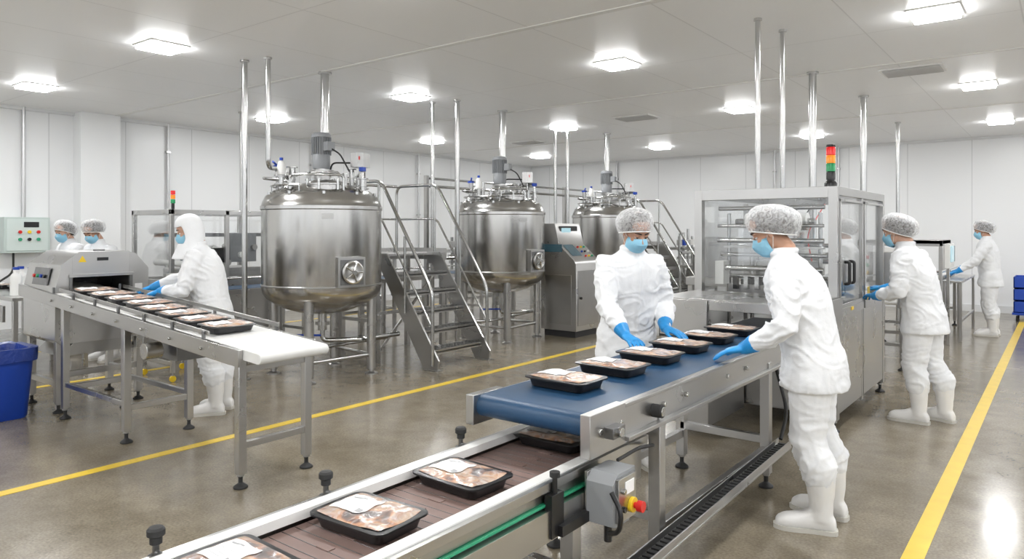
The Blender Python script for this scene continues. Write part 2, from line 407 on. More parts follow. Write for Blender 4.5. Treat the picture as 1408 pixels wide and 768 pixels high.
# ------------------------------------------------------------------ blue belt conveyor
def belt_loop(b,x0,x1,y0,y1,zt,zb,m,n=8):
    r=(zt-zb)/2; zc=(zt+zb)/2; prof=[]
    for i in range(n+1):
        a=-PI/2-PI*i/n; prof.append((y0+r+r*math.cos(a),zc+r*math.sin(a)))
    for i in range(n+1):
        a=PI/2-PI*i/n; prof.append((y1-r+r*math.cos(a),zc+r*math.sin(a)))
    b.prism(prof,'yz',x0,x1,m)
b=MB()
X0,X1,Y0,Y1=-2.14,-1.50,2.46,6.15; ZT=.90
belt_loop(b,X0+.03,X1-.03,Y0,Y1,ZT,ZT-.10,BBELT)
b.bx(X0,X0+.028,Y0+.06,Y1,ZT-.125,ZT-.008,STEEL)
b.bx(X1-.028,X1,Y0+.02,Y1,ZT-.16,ZT+.004,STEEL)
b.bx(X0-.01,X0+.035,Y0-.02,Y0+.20,ZT-.13,ZT+.004,STEEL)
b.bx(X1-.035,X1+.012,Y0-.03,Y0+.26,ZT-.165,ZT+.010,STEEL)
b.bx(X0+.028,X1-.028,Y0+.12,Y1-.2,ZT-.11,ZT-.095,STEELH)
b.bx(X1,X1+.03,Y0+.26,Y1,ZT-.155,ZT-.135,STEELH); b.bx(X1,X1+.012,Y0+.26,Y1,ZT-.012,ZT+.004,STEELH)
b.box((X1+.03,Y0+.13,ZT-.08),(.05,.10,.045),DSTEEL); b.cyl((X1,Y0+.13,ZT-.08),(X1+.07,Y0+.13,ZT-.08),.02,CHROME)
for y in (Y0+.05,Y0+.22,3.1,3.35,3.9,4.2,4.9,5.3): b.cyl((X1,y,ZT-.07),(X1+.018,y,ZT-.07),.014,CHROME,n=6)
b.cyl((X1-.02,3.0,ZT-.08),(X1+.05,3.0,ZT-.08),.03,BLKR); b.cyl((X1+.05,3.0,ZT-.08),(X1+.055,3.0,ZT-.08),.022,CHROME)
for x,y in ((X1-.02,3.08),(X0+.03,3.10),(X1-.02,4.63),(X0+.03,4.66)):
    b.bx(x-.03,x+.03,y-.03,y+.03,.09,ZT-.10,STEEL); foot(b,x,y)
for y in (3.09,4.65):
    b.beam((X0+.03,y,.30),(X1-.02,y,.30),.04,.05,STEEL); b.beam((X0+.03,y,.70),(X1-.02,y,.70),.04,.04,STEEL)
b.beam((X1-.02,3.08,.24),(X1-.02,4.63,.24),.04,.05,STEEL)
b.beam((X0+.03,3.08,.24),(X0+.03,4.63,.24),.04,.05,STEEL)
b.beam((X1+.06,1.4,.17),(X1+.06,4.75,.25),.09,.012,STEEL); b.beam((X1+.10,1.4,.19),(X1+.10,4.75,.27),.006,.05,STEEL); b.beam((X1+.02,1.4,.19),(X1+.02,4.75,.27),.006,.05,STEEL)
for i in range(76):
    t=i/75; b.box((X1+.06,1.45+3.25*t,.185+.08*t),(.050,.030,.022),BLKR)
b.tube(fillet([(X1+.05,4.7,.3),(X1+.05,4.85,.45),(X1-.05,4.9,.75)],.1),.012,BLKR)
b.tube(fillet([(-1.46,2.6,.70),(-1.47,2.80,.70),(-1.50,3.0,.66)],.05),.008,BLKR)
b.finish('blue_belt_conveyor',bevel=.003)
for k in range(6): put_tray(-1.88+random.uniform(-.012,.012),2.86+.432*k,ZT+.001,random.uniform(-.05,.05))

# ------------------------------------------------------------------ lower infeed conveyor
b=MB()
x0,x1=-2.08,-1.56; ya,yb=-.6,3.0
belt_loop(b,x0+.035,x1-.035,ya,yb,.655,.575,BROWNB)
y=ya+.05
while y<yb-.05:
    b.bx(x0+.04,x1-.04,y,y+.003,.655,.6565,DSTEEL); y+=.05
for y in [ya+.1+.1*i for i in range(35)]: 
    b.bx(-1.86,-1.80,y,y+.03,.655,.6585,BROWNB)
for xx,sg in ((x0,1),(x1,-1)):
    b.bx(min(xx,xx+sg*.02),max(xx,xx+sg*.02),ya,yb,.50,.665,STEEL)
    b.bx(min(xx-sg*.005,xx+sg*.045),max(xx-sg*.005,xx+sg*.045),ya,yb,.672,.705,WHITEP)
    b.bx(min(xx-sg*.03,xx-sg*.006),max(xx-sg*.03,xx-sg*.006),ya,yb,.668,.700,STEEL)
b.bx(x1-.01,x1+.025,ya,2.72,.614,.624,GREEN)
b.bx(x1-.002,x1+.045,ya,2.72,.49,.605,STEEL)
b.bx(x1,x1+.012,ya,2.72,.626,.668,STEELH)
for y in (.32,1.04,1.66,2.40):
    b.bx(x0-.10,x0,y-.02,y+.02,.60,.63,STEEL); b.cyl((x0-.065,y,.60),(x0-.065,y,.73),.010,DSTEEL)
    b.lathe([(0,.715),(.018,.715),(.018,.735),(.026,.740),(.026,.757),(.020,.764),(0,.766)],(x0-.065,y,0),BLKR,n=12)
    b.lathe([(0,.66),(.024,.66),(.024,.68),(0,.68)],(x0-.065,y,0),BLKR,n=12); b.cyl((x0-.065,y,.69),(x0-.02,y,.69),.008,DSTEEL)
for y in (.2,1.5,2.4):
    for x in (x0+.0,x1+.0):
        b.bx(x-.03,x+.03,y-.03,y+.03,.09,.56,STEEL); foot(b,x,y)
    b.beam((x0,y,.28),(x1,y,.28),.04,.05,STEEL)
b.beam((x1,.2,.30),(x1,2.4,.30),.04,.05,STEEL); b.beam((x0,.2,.30),(x0,2.4,.30),.04,.05,STEEL)
b.bx(x1+.02,x1+.055,2.19,2.27,.50,.66,BLACK); b.cyl((x1+.04,2.23,.60),(x1+.04,2.23,.73),.010,BLACK); b.lathe([(0,.72),(.020,.72),(.020,.74),(0,.742)],(x1+.04,2.23,0),BLKR,n=10)
b.beam((x1+.06,2.23,.52),(x1+.06,2.42,.52),.03,.04,BLACK)
b.finish('infeed_conveyor',bevel=.003)
for y,x,r in ((2.74,-1.86,.03),(2.08,-1.85,-.04),(1.60,-1.84,.06),(1.13,-1.85,-.03)): put_tray(x,y,.659,r)
b=MB()
b.prism([(2.42,.50),(2.42,.66),(2.46,.695),(2.60,.695),(2.60,.54),(2.55,.49),(2.45,.49)],'yz',-1.50,-1.38,GREYP)
b.bx(-1.38,-1.365,2.44,2.58,.51,.68,STEEL); b.bx(-1.513,-1.50,2.43,2.6,.5,.69,STEELH)
b.cyl((-1.365,2.54,.56),(-1.35,2.54,.56),.030,YEL); b.cyl((-1.35,2.54,.56),(-1.325,2.54,.56),.012,RED); b.cyl((-1.335,2.54,.56),(-1.31,2.54,.56),.022,RED)
b.cyl((-1.365,2.47,.56),(-1.35,2.47,.56),.012,BLACK); b.cyl((-1.365,2.47,.63),(-1.35,2.47,.63),.011,CHROME); b.bx(-1.365,-1.362,2.49,2.56,.61,.66,PAPER)
b.tube(fillet([(-1.38,2.41,.64),(-1.33,2.40,.58),(-1.34,2.40,.50),(-1.40,2.43,.47)],.04),.010,BLACK)
b.cyl((-1.43,2.47,.49),(-1.43,2.47,.42),.016,BLACK)
b.finish('emergency_stop_box',bevel=.004)

# ------------------------------------------------------------------ tray sealing machine
b=MB()
mx0,mx1,my0,my1,mh=-2.68,-1.46,6.19,8.09,2.0
P=.07
for x in (mx0,mx1-P):
    for y in (my0,my1-P): b.bx(x,x+P,y,y+P,.10,mh,STEEL)
for x in (mx0,mx1-P):
    b.bx(x,x+P,my0+P,my1-P,mh-.07,mh,STEEL)
for y in (my0,my1-P): b.bx(mx0+P,mx1-P,y,y+P,mh-.09,mh,STEEL)
b.bx(mx0+P,mx1-P,my0+P,my1-P,mh-.02,mh-.014,GLASS); b.bx(mx0+P,mx1-P,7.0,7.07,mh-.05,mh,STEEL); b.bx(-2.1,-2.04,my0+P,my1-P,mh-.05,mh,STEEL)
b.bx(mx0+.02,mx0+.05,my0+P,my1-P,.2,.95,STEEL)
b.bx(mx1-.03,mx1-P*.1,7.1,7.15,.1,mh-.07,STEEL)
b.bx(mx1-.05,mx1-.005,my0+P,7.08,.14,.95,STEEL); b.bx(mx1-.05,mx1-.005,7.17,my1-P,.14,.95,STEEL)
b.bx(-1.53,mx1-.07+.0,my0+.01,my0+.05,.14,.95,STEEL)
b.bx(mx0+P,-2.2,my0+.02,my0+.05,.14,.80,STEEL); b.bx(-2.2,mx1-.07,my0+.02,my0+.05,.14,.74,STEEL)
b.bx(mx1-.03,mx1+.012,my0+.06,7.09,.93,1.0,STEEL); b.bx(mx1-.03,mx1+.012,7.16,my1-.06,.93,1.0,STEEL)
b.bx(mx0+.05,mx1-.05,my0+.05,my1-.05,.12,.16,STEELH)
b.bx(mx0+.05,mx1-.05,my0+.12,my1-.05,.70,.76,STEELH)
for x in (mx0+.035,mx1-.035):
    for y in (my0+.035,my1-.035): foot(b,x,y,.11)
b.bx(mx1-.03,mx1-.024,my0+P,7.1,1.0,mh-.07,GLASS); b.bx(mx1-.03,mx1-.024,7.15,my1-P,1.0,mh-.07,GLASS)
b.bx(mx0+P,mx1-P,my0+.03,my0+.036,1.16,mh-.09,GLASS)
b.bx(mx0+.03,mx0+.036,my0+P,my1-P,.95,mh-.07,GLASS)
for (ya,yb) in ((my0+.08,7.09),(7.16,my1-.08)):
    b.bx(mx1-.006,mx1+.008,ya,ya+.02,1.0,mh-.1,STEEL); b.bx(mx1-.006,mx1+.008,yb-.02,yb,1.0,mh-.1,STEEL)
    b.bx(mx1-.006,mx1+.008,ya,yb,1.0,1.03,STEEL); b.bx(mx1-.006,mx1+.008,ya,yb,mh-.12,mh-.1,STEEL)
for y in (6.36,6.52): b.tube(fillet([(mx1+.008,y,1.20),(mx1+.055,y,1.20),(mx1+.055,y,1.38),(mx1+.008,y,1.38)],.03),.013,BLACK)
b.bx(mx1+.004,mx1+.014,6.34,6.54,1.19,1.39,STEELH)
b.bx(mx1+.014,mx1+.018,7.22,7.32,1.0,1.12,YEL); b.bx(mx1+.014,mx1+.018,6.6,6.68,.96,.99,YEL)
# internal mechanism
b.bx(-2.45,-2.42,6.9,7.9,.9,1.72,STEELH)
b.cyl((-2.40,6.75,1.72),(-1.84,6.75,1.72),.08,WHITEP,n=28); b.cyl((-2.5,6.75,1.72),(-1.78,6.75,1.72),.03,CHROME)
b.cyl((-2.40,7.25,1.40),(-1.84,7.25,1.40),.13,WHITEP,n=28); b.cyl((-2.5,7.25,1.40),(-1.75,7.25,1.40),.03,CHROME)
for y,z,r in ((6.45,1.84,.02),(6.42,1.55,.022),(6.50,1.42,.02),(6.40,1.30,.025),(6.55,1.22,.02),(6.95,1.50,.02),(7.1,1.35,.025),(6.42,1.68,.015)):
    b.cyl((-2.55,y,z),(-1.62,y,z),r,CHROME,n=14)
b.add([V(p) for p in ((-2.36,6.42,1.66),(-1.78,6.42,1.66),(-1.78,6.42,1.30),(-2.36,6.42,1.30))],[(0,1,2,3)],GLASSW)
b.add([V(p) for p in ((-2.36,6.66,1.72),(-1.78,6.66,1.72),(-1.78,6.47,1.55),(-2.36,6.47,1.55))],[(0,1,2,3)],GLASSW)
for x in (-2.52,-2.30,-1.98,-1.70): b.cyl((x,6.62,.76),(x,6.62,1.80),.018,CHROME,n=12)
for x in (-2.5,-2.1): b.bx(x-.02,x+.02,7.0,7.04,.76,1.9,STEELH)
b.bx(-2.5,-1.6,6.55,7.1,1.06,1.14,STEEL); b.bx(-2.4,-1.66,6.6,7.0,1.14,1.19,DSTEEL); b.bx(-2.3,-1.8,6.7,6.95,1.19,1.36,STEEL)
b.bx(-2.48,-1.62,6.38,6.46,1.48,1.50,STEELH); b.bx(-2.55,-2.47,6.35,6.5,1.15,1.36,WHITEP); b.bx(-1.70,-1.64,6.32,6.42,1.2,1.30,BLACK)
for i in range(7): b.bx(-2.44+.1*i,-2.40+.1*i,6.50,6.55,1.10,1.22,CHROME if i%3 else BLACK)
for i in range(5): b.tube(fillet([(-2.3+.12*i,6.8,1.36),(-2.32+.12*i,6.7,1.6),(-2.2+.11*i,7.0,1.88)],.1),.006,(BLKR,BLUEP,BLKR,BLKR,RED)[i],n=6)
b.cyl((-1.58,6.9,1.0),(-1.58,6.9,1.4),.015,CHROME)
# infeed hood
b.bx(-2.62,-1.44,5.38,6.19,1.085,1.10,STEEL)
b.prism([(5.35,.78),(5.35,1.06),(5.38,1.10),(6.19,1.10),(6.19,.78)],'yz',-2.66,-2.62,STEEL)
b.bx(-2.66,-2.22,5.36,5.39,.80,1.09,STEEL); b.bx(-1.46,-1.42,5.36,6.19,.74,1.10,STEEL); b.bx(-2.2,-1.46,5.36,5.38,1.02,1.09,STEEL)
b.bx(-2.62,-2.22,5.39,6.18,.1,.78,STEELH)
b.bx(mx1-.01,mx1+.09,my1-.02,my1+.10,.95,1.42,STEEL)
for i,m in enumerate((RED,GRNL,YEL,BLACK)): b.cyl((mx1+.09,my1+.04,1.36-.08*i),(mx1+.115,my1+.04,1.36-.08*i),.02,m)
tx,ty=mx1-.08,my0+.12
b.lathe([(0,mh),(.05,mh),(.05,mh+.03),(.035,mh+.05)],(tx,ty,0),BLACK,n=20); b.cyl((tx,ty,mh),(tx,ty,mh+.08),.03,BLACK)
for i,m in enumerate((BLACK,GRNL,ORANGE,REDL)):
    z=mh+.06+.068*i; b.lathe([(0,z),(.036,z),(.036,z+.06),(.032,z+.067),(0,z+.067)],(tx,ty,0),m,n=20)
b.lathe([(0,mh+.332),(.037,mh+.332),(.034,mh+.35),(0,mh+.352)],(tx,ty,0),BLACK,n=20)
b.finish('tray_sealing_machine',bevel=.003)

# ------------------------------------------------------------------ outfeed line behind machine
b=MB()
OY=9.15
belt_loop(b,-2.12,-1.52,OY,14.6,.88,.78,WBELT)
b.bx(-2.15,-2.12,OY,14.6,.75,.93,STEEL); b.bx(-1.52,-1.49,OY,14.6,.75,.93,STEEL)
for y in (9.4,10.5,11.7,13.2,14.4):
    for x in (-2.13,-1.51): b.bx(x-.025,x+.025,y-.025,y+.025,.09,.78,STEEL); foot(b,x,y)
    b.beam((-2.13,y,.3),(-1.51,y,.3),.04,.04,STEEL)
for x in (-2.16,-1.48): b.tube([(x,OY+.05,1.0),(x,14.5,1.0)],.01,CHROME)
for y in (9.5,10.5,12,13.5):
    for x in (-2.16,-1.48): b.cyl((x,y,.85),(x,y,1.0),.008,CHROME)
b.finish('outfeed_conveyor',bevel=.003)
for y in (9.6,10.1,10.6,12.6,13.1,13.6,14.1): put_tray(-1.82,y,.881,random.uniform(-.1,.1))
b=MB()
b.bx(-2.35,-1.30,11.1,11.14,1.42,1.5,STEEL); b.bx(-2.35,-1.30,11.9,11.94,1.42,1.5,STEEL); b.bx(-2.35,-1.30,11.1,11.94,1.45,1.5,STEEL)
b.bx(-2.35,-2.31,11.1,11.94,.1,1.5,STEEL); b.bx(-1.34,-1.30,11.1,11.94,1.1,1.5,STEEL)
b.bx(-1.32,-1.24,11.3,11.8,1.12,1.45,WHITEP); b.bx(-1.238,-1.23,11.35,11.7,1.2,1.42,SCRN2); b.bx(-1.238,-1.23,11.72,11.78,1.2,1.42,BLACK)
for x in (-2.33,-1.33):
    for y in (11.13,11.91): b.bx(x-.02,x+.02,y-.02,y+.02,0,1.5,STEEL)
b.bx(-2.1,-1.55,11.08,11.12,1.2,1.4,WHITEP)
b.finish('inspection_unit',bevel=.004)
b=MB()
b.bx(-1.45,-1.2,12.3,14.2,.86,.89,STEEL)
for y in (12.35,14.15):
    b.bx(-1.24,-1.2,y-.02,y+.02,0,.86,STEEL); b.bx(-1.45,-1.41,y-.02,y+.02,0,.86,STEEL)
b.beam((-1.22,12.35,.3),(-1.22,14.15,.3),.03,.03,STEEL)
b.finish('packing_shelf',bevel=.003)
b=MB()
b.bx(-3.8,-2.75,8.5,9.9,.95,1.05,STEEL); b.bx(-3.7,-2.85,8.7,9.8,1.05,1.55,STEELH); b.bx(-2.85,-2.80,8.9,9.7,1.1,1.5,SCREEN)
for x in (-3.75,-2.8):
    for y in (8.55,9.85): b.bx(x-.03,x+.03,y-.03,y+.03,0,.95,STEEL)
b.cyl((-3.2,9.3,1.55),(-3.2,9.3,1.85),.12,STEEL); b.bx(-3.8,-2.75,8.5,9.9,.3,.34,STEEL)
b.finish('weighing_machine',bevel=.005)
# blue crate trolley far right
b=MB()
q=-.21
b.bx(-.55+q,.05+q,15.6,16.3,.12,.16,BLUEP)
for z in (.16,.38,.60):
    b.bx(-.53+q,.03+q,15.62,16.28,z,z+.02,BLUEP); b.bx(-.53+q,-.51+q,15.62,16.28,z,z+.20,BLUEP); b.bx(.01+q,.03+q,15.62,16.28,z,z+.2,BLUEP)
    b.bx(-.53+q,.03+q,15.62,15.64,z,z+.20,BLUEP); b.bx(-.53+q,.03+q,16.26,16.28,z,z+.2,BLUEP)
for x in (-.48+q,-.02+q):
    for y in (15.68,16.22): b.cyl((x-.015,y,.05),(x+.015,y,.05),.05,BLKR); b.cyl((x,y,.05),(x,y,.13),.01,CHROME)
b.finish('crate_trolley',bevel=.004)

# ------------------------------------------------------------------ left inclined conveyor (runs along X)
b=MB()
def zc(x): return .872+(-3.95-x)*.066
sl=math.atan(.066)
xa,xb=-3.98,-7.9; Yc0,Yc1=2.53,3.11
def lbeam(y,dz,w,h,m,xs=xa,xe=xb): b.beam((xs,y,zc(xs)+dz),(xe,y,zc(xe)+dz),w,h,m)
r=.034
prof=[(xa+r*math.cos(a),zc(xa)-r+r*math.sin(a)) for a in [PI/2-PI*i/8 for i in range(9)]]+[(xb,zc(xb)-2*r),(xb,zc(xb))]
b.prism(prof,'xz',Yc0+.03,Yc1-.03,WBELT)
lbeam(Yc0+.01,-.055,.03,.11,STEEL,xa-.16); lbeam(Yc1-.01,-.055,.03,.11,STEEL,xa-.16)
lbeam(Yc0+.02,.045,.012,.03,STEELH,xa-.55,-7.0); lbeam(Yc1-.02,.045,.012,.03,STEELH,xa-.55,-7.0)
lbeam(Yc0+.05,-.10,.05,.05,STEEL,xa-.3); lbeam(Yc1-.05,-.10,.05,.05,STEEL,xa-.3)
for i in range(7):
    x=xa-.6-.42*i
    for y in (Yc0+.01,Yc1-.01): b.bx(x-.010,x+.010,y-.010,y+.010,zc(x)-.03,zc(x)+.055,DSTEEL)
    b.cyl((x,Yc0-.02,zc(x)-.06),(x,Yc0+.0,zc(x)-.06),.012,CHROME,n=6)
for x in (-4.17,-5.75,-6.9):
    for y in (2.56,3.06):
        b.bx(x-.027,x+.027,y-.027,y+.027,.09,zc(x)-.06,STEEL); foot(b,x,y)
    b.beam((x,2.56,.27),(x,3.06,.27),.035,.045,STEEL); b.beam((x,2.56,zc(x)-.13),(x,3.06,zc(x)-.13),.035,.045,STEEL)
b.beam((-5.75,2.56,.30),(-6.9,2.56,.30),.03,.04,STEEL); b.beam((-5.75,3.06,.30),(-6.9,3.06,.30),.03,.04,STEEL)
b.box((-5.3,2.8,zc(-5.3)-.2),(.3,.3,.16),DSTEEL); b.cyl((-5.3,2.6,zc(-5.3)-.2),(-5.3,2.48,zc(-5.3)-.2),.06,STEEL)
b.finish('inclined_conveyor',bevel=.003)
for i in range(8):
    x=-4.72-.30*i
    o=put_tray(x,2.80+random.uniform(-.03,.03),zc(x)+.008); o.rotation_euler=(sl,0,PI/2+random.uniform(-.04,.04))
# ------------------------------------------------------------------ metal detector
b=MB()
dx0,dx1=-7.85,-7.10
b.prism([(2.55,.66),(2.55,1.10),(2.60,1.33),(2.69,1.40),(2.69,.62),(2.60,.62)],'yz',dx0,dx1,STEEL)
b.prism([(3.19,.62),(3.19,1.44),(3.25,1.42),(3.37,1.28),(3.37,.70),(3.31,.62)],'yz',dx0,dx1,STEEL)
b.prism([(2.69,1.23),(2.69,1.40),(2.75,1.445),(3.19,1.445),(3.19,1.23)],'yz',dx0,dx1,STEEL)
b.prism([(2.69,.62),(2.69,.985),(3.19,.985),(3.19,.62)],'yz',dx0,dx1,STEEL)
b.bx(dx1,dx1+.02,2.66,3.22,1.215,1.242,STEELH); b.bx(dx1,dx1+.015,2.665,2.69,1.0,1.23,DSTEEL); b.bx(dx1,dx1+.015,3.19,3.215,1.0,1.23,DSTEEL)
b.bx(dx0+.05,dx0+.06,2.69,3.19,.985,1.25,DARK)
b.box((-7.45,2.565,1.22),(.34,.012,.16),DSTEEL,Matrix.Rotation(-.2,4,'X'))
for i,m in enumerate((RED,GREEN,BLUEP,BLACK)): b.cyl((-7.58+.08*i,2.57,1.22),(-7.58+.08*i,2.54,1.225),.016,m)
b.bx(dx1,dx1+.004,2.60,2.66,.80,.83,PAPER); b.bx(dx1,dx1+.003,3.24,3.31,1.02,1.13,PAPER)
b.add([V(p) for p in ((dx1+.002,2.74,1.35),(dx1+.002,2.81,1.35),(dx1+.002,2.775,1.41))],[(0,1,2)],YEL)
b.bx(dx1,dx1+.003,2.90,3.00,1.36,1.39,BLACK)
b.cyl((-7.3,3.0,1.44),(-7.3,3.0,1.46),.05,DSTEEL)
b.prism([(2.62,.5),(2.75,.62),(3.2,.62),(3.28,.5)],'yz',dx0+.1,dx1-.1,STEELH)
for x in (dx0+.06,dx1-.06):
    for y in (2.60,3.30): b.bx(x-.03,x+.03,y-.03,y+.03,.09,.64,STEEL); foot(b,x,y)
for y in (2.60,3.30): b.beam((dx0+.06,y,.26),(dx1-.06,y,.26),.04,.05,STEEL)
b.beam((dx1-.06,2.60,.34),(dx1-.06,3.30,.34),.04,.05,STEEL)
b.finish('metal_detector',bevel=.008)
# bin with liner
b=MB()
b.loft([rrect(.40,.36,.06,.0),rrect(.42,.38,.06,.02),rrect(.50,.46,.07,.56),rrect(.53,.49,.08,.57),rrect(.53,.49,.08,.60),rrect(.48,.44,.07,.60),rrect(.46,.42,.07,.45)],BLUEP,caps=False)
b.loft([rrect(.40,.36,.06,.0),rrect(.2,.2,.06,.001)],BLUEP)
b.loft([[p+V((.012*noise.noise(p*30),.012*noise.noise(p*30+V((5,5,5))),.015*noise.noise(p*25))) for p in rrect(w,d,.08,z,10)] for w,d,z in ((.545,.505,.50),(.55,.51,.56),(.545,.505,.615),(.47,.43,.61),(.44,.40,.50))],BAG,caps=False)
b.bx(-.2,.2,-.18,.18,.40,.42,BAG)
o=b.finish('waste_bin',center=False,recalc=False); o.location=(-7.42,2.20,0)

# ------------------------------------------------------------------ work bench behind
b=MB()
b.bx(-11.1,-9.1,2.85,3.65,.86,.90,STEEL); b.bx(-11.1,-9.1,3.62,3.65,.90,.97,STEEL)
for x in (-11.06,-10.1,-9.14):
    for y in (2.89,3.6): b.bx(x-.025,x+.025,y-.025,y+.025,0,.86,STEEL)
b.bx(-11.08,-9.12,2.88,3.62,.30,.33,STEEL); b.bx(-11.0,-9.3,2.82,2.85,.62,.80,STEELH)
b.finish('work_bench',bevel=.003)
b=MB()
b.lathe([(0,0),(.06,0),(.06,.20),(.045,.24),(.03,.25),(.03,.29),(0,.29)],(0,0,0),WHITEP,n=20); b.lathe([(0,.29),(.034,.29),(.034,.32),(0,.32)],(0,0,0),BLUEP,n=16)
btl=b.finish('bottle',center=False); btl.location=(-9.3,3.1,.90); dup(btl,'bottle',(-9.45,3.0,.90)); dup(btl,'bottle',(-9.62,3.1,.90))
put_tray(-9.75,3.30,.901,.1); put_tray(-10.25,3.30,.901,-.2); put_tray(-10.7,3.25,.901,.3)

# wall control cabinet
b=MB()
b.bx(XL,XL+.20,3.75,4.35,1.30,1.83,mat('cabinet_paint',(.52,.60,.57),.45))
b.bx(XL+.20,XL+.21,3.78,4.32,1.33,1.80,mat('cabinet_door',(.60,.68,.65),.45))
for i in range(3):
    for j in range(2): b.cyl((XL+.21,3.95+.12*i,1.50+.11*j),(XL+.235,3.95+.12*i,1.50+.11*j),.025,(GREEN,RED,BLACK,YEL,GREEN,RED)[i*2+j],n=12)
b.bx(XL+.21,XL+.215,4.0,4.2,1.68,1.76,BLACK)
b.tube(fillet([(XL+.1,3.9,1.30),(XL+.1,3.9,1.0),(XL+.1,3.6,.8)],.1),.015,BLKR)
b.tube([(XL+.04,4.05,1.83),(XL+.04,4.05,HC)],.03,PIPEW)
b.finish('wall_control_cabinet',bevel=.004)
for y in (6.25,9.3,12.4):
    b=MB(); b.tube([(XL+.05,y,.6),(XL+.05,y,HC)],.022,PIPEW)
    for z in (1,2,3): b.bx(XL,XL+.08,y-.035,y+.035,z-.015,z+.015,PIPEW)
    b.finish('wall_conduit')
for x in (-9.6,-5.4,-4.0):
    b=MB(); b.tube([(x,YB-.05,.9),(x,YB-.05,HC)],.022,PIPEW)
    for z in (1,2,3): b.bx(x-.035,x+.035,YB-.08,YB,z-.015,z+.015,PIPEW)
    b.finish('wall_conduit')

# ------------------------------------------------------------------ left packaging cabinet
b=MB()
cx0,cx1,cy0,cy1,ch=-9.95,-8.9,4.5,6.1,1.9; P=.05
for x in (cx0,cx1-P):
    for y in (cy0,5.25,cy1-P): b.bx(x,x+P,y,y+P,.08,ch,STEEL)
for x in (cx0,cx1-P): b.bx(x,x+P,cy0,cy1,ch-.06,ch,STEEL); b.bx(x,x+P,cy0,cy1,.95,1.0,STEEL); b.bx(x,x+P,cy0,cy1,.1,.15,STEEL)
for y in (cy0,cy1-P): b.bx(cx0,cx1,y,y+P,ch-.06,ch,STEEL); b.bx(cx0,cx1,y,y+P,.95,1.0,STEEL)
b.bx(cx1-.03,cx1-.01,cy0+P,5.25,.15,.95,STEEL); b.bx(cx1-.03,cx1-.01,5.3,cy1-P,.15,.95,STEEL); b.bx(cx0+P,cx1-P,cy0+.02,cy0+.04,.15,.95,STEEL)
b.bx(cx1-.025,cx1-.02,cy0+P,cy1-P,1.0,ch-.06,GLASS); b.bx(cx0+P,cx1-P,cy0+.02,cy0+.025,1.0,ch-.06,GLASS)
for i in range(6): b.cyl((-9.8,4.75+.2*i,1.2+.1*(i%3)),(-9.0,4.75+.2*i,1.2+.1*(i%3)),.04,STEELH if i%2 else WHITEP)
for i in range(4): b.bx(-9.75+.2*i,-9.69+.2*i,4.7,5.9,1.55,1.6,DSTEEL if i%2 else STEELH)
b.bx(-9.7,-9.1,4.8,5.9,1.0,1.12,STEELH); b.bx(-9.2,-9.05,5.4,5.8,1.2,1.6,GREYP); b.bx(-9.15,-9.05,4.75,5.0,1.15,1.45,GREYP); b.bx(-9.1,-9.0,5.05,5.3,1.2,1.4,BLACK)
b.cyl((cx1-.06,cy0+.06,ch),(cx1-.06,cy0+.06,ch+.09),.02,BLACK)
for i,m in enumerate((GRNL,ORANGE,REDL)): b.lathe([(0,ch+.08+.055*i),(.028,ch+.08+.055*i),(.028,ch+.13+.055*i),(0,ch+.133+.055*i)],(cx1-.06,cy0+.06,0),m,n=14)
b.bx(cx0,cx1,cy0,cy1,0,.08,STEELH)
b.finish('packaging_cabinet',bevel=.003)
b=MB()
b.bx(-8.75,-8.15,4.6,9.8,.84,.90,STEEL); b.bx(-8.70,-8.2,4.6,9.8,.90,.905,BBELT)
for y in (4.8,6.0,7.4,8.8,9.7):
    for x in (-8.72,-8.18): b.bx(x-.025,x+.025,y-.025,y+.025,0,.84,STEEL)
    b.beam((-8.72,y,.3),(-8.18,y,.3),.03,.04,STEEL)
for y in (4.7,5.5,6.3,7.1,7.9,8.7,9.5): b.cyl((-8.14,y,.84),(-8.14,y,1.04),.01,CHROME)
b.tube([(-8.14,4.6,1.04),(-8.14,9.8,1.04)],.012,CHROME)
b.finish('transfer_conveyor',bevel=.003)
b=MB()
b.bx(-8.3,-7.6,3.85,4.35,.55,.60,STEEL); b.bx(-8.25,-7.65,3.9,4.3,.60,.95,STEELH); b.cyl((-7.95,4.1,.95),(-7.95,4.1,1.15),.12,STEEL)
for x in (-8.27,-7.63):
    for y in (3.88,4.32): b.bx(x-.02,x+.02,y-.02,y+.02,.10,.55,STEEL); b.cyl((x-.012,y,.035),(x+.012,y,.035),.035,YEL); b.cyl((x,y,.03),(x,y,.11),.012,CHROME)
b.beam((-8.27,3.88,.2),(-7.63,3.88,.2),.03,.04,STEEL)
b.finish('pump_trolley',bevel=.003)

